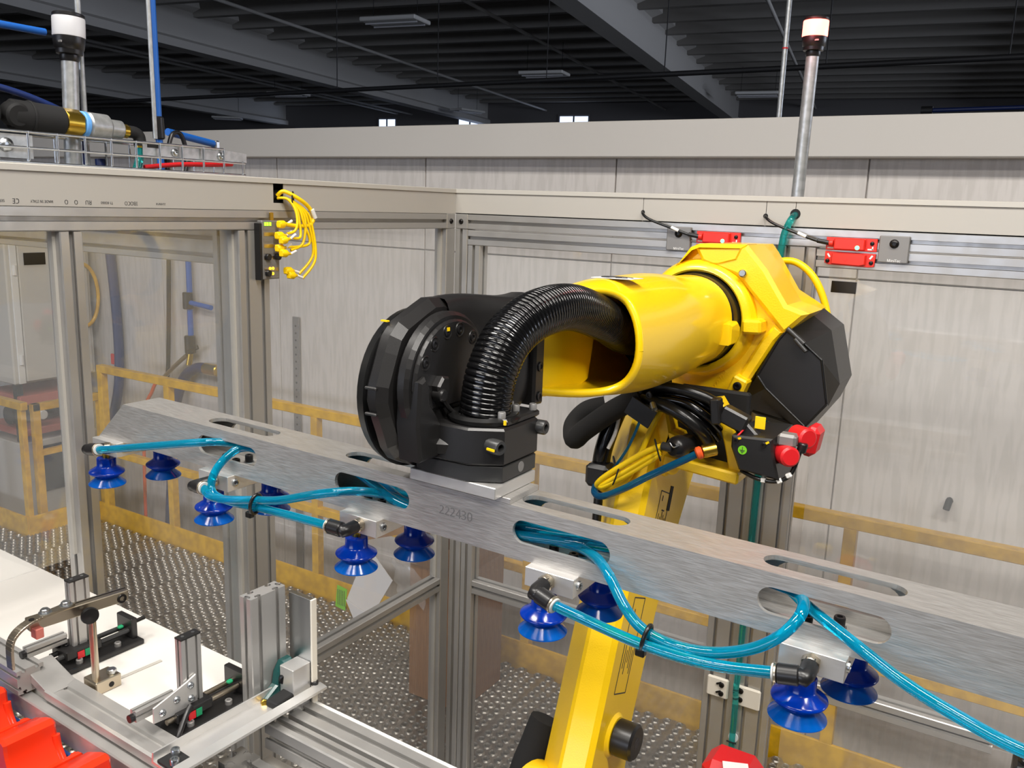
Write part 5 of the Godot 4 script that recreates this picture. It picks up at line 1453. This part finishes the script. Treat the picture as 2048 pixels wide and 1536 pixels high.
func slide(u: float, label: String, gusset: bool) -> void:
	var s := fix("linear_slide", label, "linear slide", "linear slides on the white table")
	var sg := 1.0 if gusset else 1.0
	part(s, "base_plate", bx(V(u + 0.002, 0.005, 0.135), V(0.058, 0.009, 0.155), 0.0015), M.black_paint)
	part(s, "end_block", bx(V(u - 0.006, 0.028, 0.066), V(0.046, 0.038, 0.011), 0.0015), M.black_paint)
	part(s, "end_screw", cy(V(u + 0.008, 0.036, 0.06), V(u + 0.010, 0.038, 0.042), 0.0035, 10), M.dark_screw)
	for x in [-0.014, 0.006]:
		part(s, "guide_rod", cy(V(u + x, 0.023, 0.072), V(u + x, 0.023, 0.20), 0.0042, 12), M.nickel if gusset else M.grey_cap)
	part(s, "green_stop", bx(V(u - 0.004, 0.030, 0.080), V(0.008, 0.006, 0.010), 0.002), M.green)
	part(s, "carriage", bx(V(u - 0.006, 0.026, 0.158), V(0.046, 0.016, 0.062), 0.0015), M.black_paint)
	part(s, "red_mark", bx(V(u + 0.018, 0.022, 0.165), V(0.001, 0.012, 0.012)), M.cap_red)
	part(s, "green_mark", bx(V(u + 0.018, 0.022, 0.153), V(0.001, 0.012, 0.010)), M.green)
	for q in [[0.018, 0.10], [0.02, 0.17]]:
		part(s, "socket_screw", bolt(V(u + q[0], 0.0095, q[1]), V(0, 1, 0), 0.0056, 0.007), M.plate_grey)
	for q in [[-0.018, 0.172], [-0.006, 0.176], [-0.018, 0.183]]:
		part(s, "small_screw", bolt(V(u + q[0], 0.034, q[1]), V(0, 1, 0), 0.0035, 0.0035), M.fitting_dark)
	var top := 0.147 if not gusset else 0.139
	var post := part(s, "upright", bar(V(u - 0.002, 0.034, 0.153), V(u - 0.002, top, 0.153), 0.034, 0.0155, V(1, 0, 0), 15, 0.0165), M.aluminium)
	var cap := part(s, "end_cap", bx(V(u - 0.002, top + 0.0015, 0.153), V(0.0158, 0.003, 0.0345), 0.0005), M.black_paint)
	for z in [-0.009, 0.009]:
		part(cap, "cap_hole", cy(V(u - 0.002, top + 0.003, 0.153 + z), V(u - 0.002, top + 0.0034, 0.153 + z), 0.0025, 12), M.steel)
	part(s, "cross_arm", bar(V(u - 0.012, 0.048, 0.24), V(u - 0.012, 0.048, 0.174), 0.014, 0.017, V(0, 1, 0), 15, 0.014), M.aluminium)
	part(s, "arm_tip", cy(V(u - 0.012, 0.046, 0.24), V(u - 0.012, 0.046, 0.247), 0.006, 12), M.fitting_dark)
	if gusset:
		var gp := Sh.new()
		gp.prism(poly([V2(-0.222, 0.034), V2(-0.168, 0.030), V2(-0.150, 0.046), V2(-0.150, 0.080), V2(-0.168, 0.073), V2(-0.222, 0.058)]), 0.0, 0.003, Transform3D(Basis(V(0, 0, -1), V(0, 1, 0), V(1, 0, 0)), V(u + 0.0065, 0, 0)), 0.0004)
		var gu := part(s, "gusset_plate", gp, M.machined)
		for q in [[0.160, 0.066], [0.160, 0.045], [0.184, 0.054], [0.208, 0.045]]:
			part(gu, "button_screw", button_screw(V(u + 0.0097, q[1], q[0]), V(1, 0, 0), 0.0055, 0.0035), M.steel)
		part(s, "lever", hose([V(u + 0.014, 0.036, 0.164), V(u + 0.020, 0.028, 0.178), V(u + 0.028, 0.012, 0.195), V(u + 0.03, -0.002, 0.205)], 0.0045, 5, 8), M.fitting_dark)

func tray_top() -> void:
	# wire basket and pneumatics on top of the left duct
	var b := thing("wire_basket", "bright wire cable basket standing above the left wire duct", "cable tray", V(-1.63, 2.075, -1.1))
	var wires := Sh.new()
	for q in [[-1.60, 2.131], [-1.60, 2.1035], [-1.70, 2.131], [-1.70, 2.0775], [-1.65, 2.0775], [-1.60, 2.0775]]:
		wires.cyl(V(q[0], q[1], -0.3), V(q[0], q[1], -1.36 if q[0] > -1.65 and q[1] > 2.12 else -1.42), 0.0024, 8)
	part(b, "long_wires", wires, M.steel)
	for i in 20:
		var z := -1.415 + i * 0.055
		var u := Sh.new()
		u.tube(PackedVector3Array([V(-1.60, 2.133 if z > -1.37 else 2.108, z), V(-1.60, 2.082, z), V(-1.602, 2.0775, z), V(-1.698, 2.0775, z), V(-1.70, 2.082, z), V(-1.70, 2.133, z)]), 0.0023, 8)
		part(b, "cross_wire", u, M.steel)
	var spl := Sh.new()
	spl.prism(poly([V2(-1.43, 2.106), V2(-1.16, 2.106), V2(-1.16, 2.134), V2(-1.30, 2.134), V2(-1.43, 2.126)]), 0.0, 0.0018, Transform3D(Basis(V(0, 0, 1), V(0, 1, 0), V(-1, 0, 0)), V(-1.606, 0, 0)), 0.0)
	var sp := part(b, "splice_plate", spl, M.galvanised)
	for z in [-1.235, -1.355]:
		part(sp, "round_bolt", button_screw(V(-1.6055, 2.116, z), V(1, 0, 0), 0.0085, 0.006), M.steel)
	part(sp, "slot", bb(V(-1.606, 2.122, -1.20), V(-1.6055, 2.129, -1.17)), M.ink)
	part(b, "splice_plate", bb(V(-1.64, 2.085, -0.95), V(-1.637, 2.128, -0.82), 0.0005), M.galvanised)
	part(b, "round_bolt", button_screw(V(-1.636, 2.108, -0.9), V(1, 0, 0), 0.013, 0.008), M.steel)
	var rr := thing("red_cable", "thin red cable lying in the far end of the wire basket", "cable", V(-1.65, 2.08, -1.3))
	part(rr, "cable", hose([V(-1.66, 2.084, -1.2), V(-1.65, 2.094, -1.28), V(-1.635, 2.098, -1.36), V(-1.632, 2.102, -1.41)], 0.005, 5, 8), M.cap_red)
	# stack beacon, unlit white
	beacon(V(-1.70, 2.073, -1.065), V(0.0, 0.21, -0.008), M.lens_white, "unlit stack beacon with a white lens on a grey pole above the wire basket", false)
	var p := thing("conduit", "thin steel rod rising out of the top of the picture beside the white beacon", "pipe", V(-1.72, 2.074, -1.1))
	part(p, "rod", cy(V(-1.72, 2.075, -1.11), V(-1.72, 7.0, -1.11), 0.006, 10), M.galvanised)
	p = thing("blue_riser", "navy air hose strapped to the thin rod behind the white beacon", "hose", V(-1.72, 2.074, -1.09))
	part(p, "hose", hose([V(-1.715, 2.074, -1.095), V(-1.722, 2.16, -1.09), V(-1.728, 2.27, -1.088)], 0.0105, 6, 10), M.pipe_navy)
	p = thing("blue_riser", "bright blue pipe with a steel rod alongside, rising past the top left of the picture", "pipe", V(-1.75, 2.11, -1.3))
	part(p, "pipe", cy(V(-1.75, 2.19, -1.305), V(-1.765, 7.0, -1.27), 0.0095, 12), M.pipe_blue)
	part(p, "rod", cy(V(-1.74, 2.15, -1.29), V(-1.755, 7.0, -1.26), 0.005, 10), M.galvanised)
	part(p, "black_joint", cy(V(-1.75, 2.15, -1.307), V(-1.75, 2.20, -1.305), 0.013, 12, 0.003), M.fitting_dark)
	part(p, "tail", cy(V(-1.75, 2.08, -1.309), V(-1.75, 2.15, -1.307), 0.008, 10), M.pipe_blue)
	part(p, "black_cables", hose([V(-1.75, 2.075, -1.325), V(-1.75, 2.13, -1.33), V(-1.752, 2.165, -1.345), V(-1.755, 2.165, -1.37), V(-1.75, 2.12, -1.38), V(-1.745, 2.08, -1.37)], 0.005, 6, 8), M.fitting_dark)
	part(p, "cross_pipe", cy(V(-1.77, 2.17, -1.345), V(-1.80, 2.155, -1.5), 0.0085, 10), M.pipe_blue)
	part(p, "end_clip", bx(V(-1.80, 2.152, -1.505), V(0.02, 0.022, 0.014), 0.003), M.steel)
	# main air fitting string
	var f := thing("air_fitting", "black air fitting string with brass nut, blue band and grey coupling above the basket", "fitting", V(-1.66, 2.16, -1.0))
	part(f, "black_body", cy(V(-1.68, 2.168, -0.80), V(-1.675, 2.163, -0.905), 0.028, 24, 0.004), M.black_matt)
	part(f, "tee_boss", cy(V(-1.68, 2.168, -0.935), V(-1.648, 2.162, -0.935), 0.0225, 20, 0.004), M.black_matt)
	part(f, "black_sleeve", cy(V(-1.675, 2.165, -0.93), V(-1.67, 2.160, -1.03), 0.0285, 24, 0.004), M.black_matt)
	part(f, "sleeve_lip", cy(V(-1.673, 2.163, -0.965), V(-1.6728, 2.163, -0.97), 0.0305, 24, 0.001), M.black_matt)
	part(f, "brass_nut", cy(V(-1.67, 2.160, -1.03), V(-1.668, 2.1585, -1.065), 0.0275, 6, 0.002), M.brass)
	part(f, "blue_band", cy(V(-1.668, 2.1585, -1.065), V(-1.668, 2.158, -1.076), 0.0265, 24, 0.002), M.band_blue)
	part(f, "grey_coupling", cy(V(-1.668, 2.158, -1.076), V(-1.666, 2.1565, -1.125), 0.0265, 24, 0.006), M.galvanised)
	part(f, "grey_neck", cy(V(-1.666, 2.1565, -1.12), V(-1.665, 2.155, -1.155), 0.019, 20, 0.004), M.galvanised)
	part(f, "brass_bush", cy(V(-1.665, 2.155, -1.153), V(-1.664, 2.154, -1.168), 0.014, 6, 0.001), M.brass)
	part(f, "black_elbow", hose([V(-1.664, 2.154, -1.168), V(-1.663, 2.153, -1.182), V(-1.662, 2.146, -1.192), V(-1.662, 2.128, -1.194)], 0.0125, 5, 14), M.black_matt)
	part(f, "elbow_ring", cy(V(-1.662, 2.128, -1.194), V(-1.662, 2.123, -1.194), 0.0115, 18, 0.001), M.brass)
	part(f, "green_tube", hose([V(-1.662, 2.124, -1.194), V(-1.661, 2.10, -1.190), V(-1.66, 2.07, -1.178), V(-1.66, 2.03, -1.165)], 0.0085, 6, 12), M.tube_green)
	part(f, "riser", cy(V(-1.68, 2.17, -0.875), V(-1.69, 7.0, -0.88), 0.022, 18), M.pvc)
	p = thing("blue_hose", "slack blue hose crossing to the white beacon pole at upper left", "hose", V(-1.75, 2.2, -1.0))
	part(p, "hose", hose([V(-1.76, 2.235, -0.6), V(-1.765, 2.232, -0.85), V(-1.765, 2.215, -1.0), V(-1.755, 2.18, -1.11)], 0.0065, 6, 10), M.pipe_navy)
	p = thing("blue_hose", "straight blue hose meeting the side of the white beacon lens", "hose", V(-1.78, 2.34, -0.9))
	part(p, "hose", hose([V(-1.78, 2.335, -0.5), V(-1.78, 2.338, -0.8), V(-1.78, 2.34, -1.075)], 0.007, 5, 10), M.pipe_blue)

func beacon(at: Vector3, rise: Vector3, lens: Material, label: String, lit: bool) -> void:
	var b := thing("stack_beacon", label, "beacon", at)
	var tp := at + rise
	var d := rise.normalized()
	part(b, "pole", cy(at, tp, 0.0155, 20), M.galvanised)
	var bs := Sh.new()
	bs.lathe([Vector2(0, 0), Vector2(0.016, 0), Vector2(0.018, 0.004), Vector2(0.018, 0.012), Vector2(0.024, 0.014), Vector2(0.025, 0.022), Vector2(0.027, 0.024), Vector2(0.029, 0.036), Vector2(0.0295, 0.045), Vector2(0, 0.046)], 28, Sh.along(tp - d * 0.004, tp + d))
	part(b, "base", bs, M.fitting_dark)
	var ls := Sh.new()
	ls.lathe([Vector2(0, 0), Vector2(0.0295, 0), Vector2(0.030, 0.002), Vector2(0.030, 0.034), Vector2(0.0295, 0.036), Vector2(0, 0.036)], 32, Sh.along(tp + d * 0.042, tp + d))
	part(b, "lamp_lens", ls, lens)
	part(b, "cap", cy(tp + d * 0.078, tp + d * 0.086, 0.0295, 32, 0.002), M.fitting_dark)
	var tab := Sh.new()
	tab.box(V(0.010, 0.004, 0.003), Transform3D(Basis(), tp + d * 0.03 + V(0.012, 0, 0.026)), 0.0006)
	part(b, "base_tab", tab, M.plate_grey)
	if lit:
		var l := OmniLight3D.new()
		l.name = "lamp_light"
		l.light_color = rgb(255, 40, 30)
		l.light_energy = 0.02
		l.light_size = 0.03
		l.omni_range = 20.0; l.omni_attenuation = 2.0
		l.shadow_enabled = true
		l.position = rise + d * 0.06 + V(0, 0, 0.045)
		b.add_child(l)

func small_things() -> void:
	var zR := -2.202
	beacon(V(-0.567, 2.04, -2.285), V(0.004, 0.375, 0.0), M.beacon_red, "lit red stack beacon on a tall galvanised pole behind the rear duct", true)
	var p := thing("white_pole", "thin white-grey pole hanging from the roof behind the wall, left of the red beacon", "pipe", V(-1.05, 2.39, -3.8))
	part(p, "pole", cy(V(-1.05, 2.0, -3.8), V(-1.052, 7.3, -3.8), 0.011, 12), M.galvanised)
	part(p, "red_band", cy(V(-1.05, 2.70, -3.8), V(-1.05, 2.706, -3.8), 0.0118, 12), M.cap_red)
	# interlock switches and plates
	for q in [[-0.791, "red interlock switch with green light, partly hidden behind the top of the yellow elbow", -0.873, "grey square bracket plate left of the half-hidden red switch", -0.948, 2.025], [-0.466, "red two-part interlock switch with green light, in full view right of the robot", -0.347, "grey square bracket plate right of the fully visible red switch", -0.619, 2.026]]:
		var x: float = q[0]
		var s := thing("interlock_switch", q[1], "switch", V(x + 0.057, 1.918, zR), "red interlock switches on the rear fence")
		var bt := Sh.new()
		bt.prism(poly([V2(0.0, 0.0), V2(0.115, 0.0), V2(0.115, 0.030), V2(0.0, 0.030)]), 0.0, 0.006, Transform3D(Basis(), V(x, 1.952, zR + 0.001)), 0.001)
		bt.box(V(0.07, 0.0275, 0.018), Transform3D(Basis(), V(x + 0.055, 1.9675, zR + 0.0115)), 0.0025)
		bt.cyl(V(x + 0.018, 1.968, zR + 0.012), V(x + 0.008, 1.968, zR + 0.012), 0.008, 16, 0.001)
		var up := part(s, "sensor_half", bt, M.red_plastic)
		part(up, "status_lamp", cy(V(x + 0.074, 1.960, zR + 0.0195), V(x + 0.074, 1.960, zR + 0.0225), 0.0052, 16, 0.001), M.led_green)
		part(up, "white_mark", bx(V(x + 0.101, 1.957, zR + 0.0074), V(0.012, 0.003, 0.0006)), M.white_ink)
		part(up, "white_mark", bx(V(x + 0.106, 1.960, zR + 0.0074), V(0.003, 0.008, 0.0006)), M.white_ink)
		part(up, "white_mark", bx(V(x + 0.012, 1.957, zR + 0.0074), V(0.016, 0.003, 0.0006)), M.white_ink)
		part(up, "switch_screw", button_screw(V(x + 0.104, 1.971, zR + 0.007), V(0, 0, 1), 0.005, 0.004), M.dark_screw)
		var lo := Sh.new()
		lo.prism(poly([V2(0.0, 0.004), V2(0.01, 0.0), V2(0.10, -0.002), V2(0.113, 0.0), V2(0.115, 0.030), V2(0.0, 0.032)]), 0.0, 0.006, Transform3D(Basis(), V(x, 1.917, zR + 0.001)), 0.001)
		lo.prism(poly([V2(0.018, 0.0025), V2(0.082, 0.0005), V2(0.094, 0.004), V2(0.094, 0.026), V2(0.082, 0.0285), V2(0.018, 0.0285)]), 0.005, 0.019, Transform3D(Basis(), V(x, 1.917, zR + 0.001)), 0.002)
		var dn := part(s, "magnet_half", lo, M.red_plastic)
		for xx in [0.007, 0.106]:
			part(dn, "switch_screw", button_screw(V(x + xx, 1.926, zR + 0.007), V(0, 0, 1), 0.005, 0.004), M.dark_screw)
		for m in [[0.009, 0.6], [0.105, -0.6]]:
			part(dn, "white_mark", bx(V(x + m[0], 1.939, zR + 0.0074), V(0.004, 0.010, 0.0006), 0.0, V(0, 0, m[1])), M.white_ink)
		for yy in [1.968, 1.932]:
			part(s, "moulded_mark", cy(V(x + 0.05, yy, zR + 0.02), V(x + 0.05, yy, zR + 0.0208), 0.004, 12), M.red_plastic)
		var pl := thing("bracket_plate", q[3], "plate", V(q[2] + 0.033, 1.93, zR), "grey bracket plates on the rear fence")
		part(pl, "plate", bx(V(q[2] + 0.033, 1.960, zR + 0.005), V(0.066, 0.062, 0.008), 0.002), M.plate_grey)
		part(pl, "plate_screw", button_screw(V(q[2] + 0.033, 1.973, zR + 0.009), V(0, 0, 1), 0.0105, 0.006), M.dark_screw)
		write(pl, "plate_print", "MiniTec", 0.0085, V(q[2] + 0.036, 1.934, zR + 0.0093), Vector3.ZERO, M.white_ink)
		var cb := thing("sensor_cable", "black sensor cable from the duct slit to the " + ("half-hidden red switch" if x < -0.6 else "fully visible red switch"), "cable", V(x - 0.05, 1.97, zR), "black sensor cables")
		part(cb, "cable", hose([V(q[4], q[5], zR - 0.01), V(q[4] + 0.004, q[5] - 0.003, zR + 0.012), V(q[4] + 0.03, q[5] - 0.018, zR + 0.024), V(x - 0.06, 1.985, zR + 0.02), V(x - 0.02, 1.972, zR + 0.014), V(x + 0.002, 1.969, zR + 0.012)], 0.0036, 6, 10), M.black_satin)
		part(cb, "cable_label", cy(V(x - 0.066, 1.9885, zR + 0.0205), V(x - 0.046, 1.9805, zR + 0.0185), 0.0044, 12), M.white_ink)
		part(cb, "plug", cy(V(x - 0.02, 1.9725, zR + 0.0142), V(x + 0.010, 1.968, zR + 0.012), 0.0055, 14, 0.001), M.fitting_dark)
	# turquoise tube down between the rear posts
	var t := thing("turquoise_tube", "clear turquoise air tube running down between the two rear posts", "tube", V(-0.58, 0, zR))
	part(t, "tube", hose([V(-0.545, 2.034, zR - 0.02), V(-0.549, 2.028, zR + 0.004), V(-0.556, 2.01, zR + 0.018), V(-0.566, 1.975, zR + 0.018), V(-0.571, 1.90, zR + 0.014), V(-0.568, 1.80, zR + 0.012), V(-0.575, 1.3, zR + 0.010), V(-0.577, 0.85, zR + 0.014), V(-0.577, 0.755, zR + 0.022), V(-0.577, 0.66, zR + 0.014), V(-0.579, 0.1, zR + 0.010)], 0.0085, 10, 14), M.tube_green)
	for y in [0.865, 0.600]:
		var pad := part(t, "tie_mount", cy(V(-0.577, y, zR + 0.002), V(-0.577, y, zR + 0.006), 0.014, 18), M.white_ink)
		part(pad, "cable_tie", cy(V(-0.590, y - 0.006, zR + 0.022), V(-0.563, y - 0.006, zR + 0.022), 0.002, 8), M.black_matt)
	part(t, "grey_wire", hose([V(-0.565, 1.79, zR + 0.02), V(-0.56, 1.845, zR + 0.025), V(-0.545, 1.865, zR + 0.025), V(-0.53, 1.84, zR + 0.025), V(-0.526, 1.76, zR + 0.02)], 0.004, 6, 8), M.dark_screw)
	var bs := solo("black_label", bb(V(-0.449, 1.849, -2.2222), V(-0.391, 1.877, -2.221)), M.sticker_black, "small black label on the clear door under the visible red switch", "label")
	solo("black_label", bb(V(-1.5825, 1.895, -0.925), V(-1.5815, 1.917, -0.885)), M.sticker_black, "small black label on the clear panel at the left post", "label")
	# sensor block with yellow cables on the wide left post
	var m := thing("sensor_block", "slim sensor junction block with plugged yellow leads and glowing lights on the left fence", "junction box", V(-1.555, 1.84, -1.44))
	part(m, "body", bb(V(-1.562, 1.843, -1.468), V(-1.545, 1.978, -1.415), 0.002), M.plate_grey)
	part(m, "black_edge", bb(V(-1.562, 1.842, -1.415), V(-1.544, 1.972, -1.407), 0.001), M.fitting_dark)
	part(m, "mounting_ear", bx(V(-1.556, 1.985, -1.455), V(0.003, 0.022, 0.012), 0.001), M.brass)
	for i in 8:
		part(m, "port_label", bb(V(-1.5449, 1.862 + i * 0.0135, -1.462), V(-1.5445, 1.870 + i * 0.0135, -1.420)), M.nickel if i % 2 == 0 else M.plate_grey)
	for q in [[1.895, -1.4285], [1.895, -1.459], [1.858, -1.4285]]:
		part(m, "blank_cap", cy(V(-1.545, q[0], q[1]), V(-1.536, q[0], q[1]), 0.0078, 18, 0.001), M.fitting_dark)
	for q in [[1.868, -1.437], [1.868, -1.446], [1.857, -1.438], [1.856, -1.445]]:
		part(m, "amber_lamp", cy(V(-1.545, q[0], q[1]), V(-1.5435, q[0], q[1]), 0.0035, 10), M.led_amber)
	for z in [-1.425, -1.432, -1.440]:
		part(m, "green_lamp", bb(V(-1.5448, 1.966, z - 0.0025), V(-1.5435, 1.974, z + 0.0025)), M.led_lime)
	var y := thing("yellow_leads", "bundle of yellow sensor leads hanging from the duct notch into the junction block", "cable", V(-1.52, 1.95, -1.47))
	var heads := [[V(-1.53, 1.970, -1.452), V(0, 0, -1), 0.026], [V(-1.53, 1.944, -1.445), V(0.05, 0.02, -1), 0.03], [V(-1.52, 1.933, -1.448), V(0.1, 0.15, -1), 0.028], [V(-1.53, 1.915, -1.445), V(0.05, 0.05, -1), 0.028], [V(-1.52, 1.905, -1.448), V(0.1, -0.1, -1), 0.028], [V(-1.535, 1.862, -1.475), V(0.1, -0.05, -1), 0.026], [V(-1.53, 1.852, -1.480), V(0.1, -0.1, -1), 0.026]]
	for h in heads:
		var d: Vector3 = h[1].normalized()
		var hb := Sh.new()
		hb.lathe([Vector2(0, 0), Vector2(0.0075, 0), Vector2(0.0090, 0.003), Vector2(0.0090, 0.015), Vector2(0.0055, 0.016), Vector2(0.0055, 0.020), Vector2(0.0035, 0.023), Vector2(0.003, h[2]), Vector2(0, h[2])], 14, Sh.along(h[0], h[0] + d))
		hb.box(V(0.013, 0.016, 0.015), Transform3D(Basis(), h[0] + d * 0.006), 0.002)
		var pg := part(y, "plug_head", hb, M.cable_yellow)
		part(pg, "white_sleeve", cy(h[0] + d * h[2], h[0] + d * (h[2] + 0.016) + V(0, -0.004 if h[0].y < 1.88 else 0.008, 0), 0.0032, 10), M.white_ink)
	var o := V(-1.565, 2.035, -1.483)
	part(y, "thick_lead", hose([o, V(-1.55, 2.045, -1.49), V(-1.53, 2.03, -1.515), V(-1.525, 2.01, -1.545), V(-1.525, 1.985, -1.56), V(-1.525, 1.968, -1.545), V(-1.528, 1.966, -1.51), V(-1.53, 1.970, -1.475)], 0.0048, 8, 10), M.cable_yellow)
	for q in [[V(-1.524, 1.955, -1.497), V(-1.528, 1.948, -1.476), 0.0], [V(-1.518, 1.94, -1.508), V(-1.518, 1.94, -1.476), 0.004], [V(-1.52, 1.925, -1.54), V(-1.528, 1.917, -1.478), 0.012], [V(-1.52, 1.90, -1.552), V(-1.53, 1.853, -1.515), 0.022], [V(-1.516, 1.89, -1.556), V(-1.526, 1.842, -1.522), 0.028], [V(-1.522, 1.925, -1.52), V(-1.526, 1.91, -1.485), 0.016]]:
		part(y, "thin_lead", hose([o + V(0, -0.006, 0), V(-1.545, 2.028, -1.495), V(-1.53, 2.005, -1.505 - q[2]), V(-1.523, 1.975, -1.505 - q[2] * 1.6), q[0], q[1]], 0.0033, 8, 8), M.cable_yellow)
	var ring := []
	for i in 13:
		var a := TAU * i / 12.0
		ring.append(V(-1.54 + 0.006 * cos(a), 2.028 + 0.017 * sin(a), -1.508 + 0.008 * cos(a)))
	part(y, "cable_tie", hose(ring, 0.0018, 2, 6), M.black_matt)
	part(y, "white_print", cy(V(-1.5205, 2.005, -1.551), V(-1.5205, 1.985, -1.561), 0.0052, 12), M.white_ink)
	# black block with fittings at the lower right corner
	var k := thing("corner_valve", "black valve block with steel fittings at the lower right corner of the picture", "valve", V(0.06, 1.4, -0.90))
	part(k, "block", bx(V(0.10, 1.452, -0.965), V(0.13, 0.08, 0.05), 0.004), M.black_paint)
	part(k, "knurled_fitting", cy(V(0.085, 1.492, -0.965), V(0.085, 1.515, -0.965), 0.012, 20, 0.003), M.nickel)
	part(k, "fitting_ring", cy(V(0.085, 1.488, -0.965), V(0.085, 1.498, -0.965), 0.016, 20, 0.002), M.fitting_dark)
	part(k, "nut", cy(V(0.048, 1.485, -0.955), V(0.048, 1.498, -0.955), 0.009, 6, 0.001), M.fitting_dark)
	part(k, "lower_nut", cy(V(0.048, 1.448, -0.939), V(0.048, 1.448, -0.930), 0.009, 6, 0.001), M.steel)
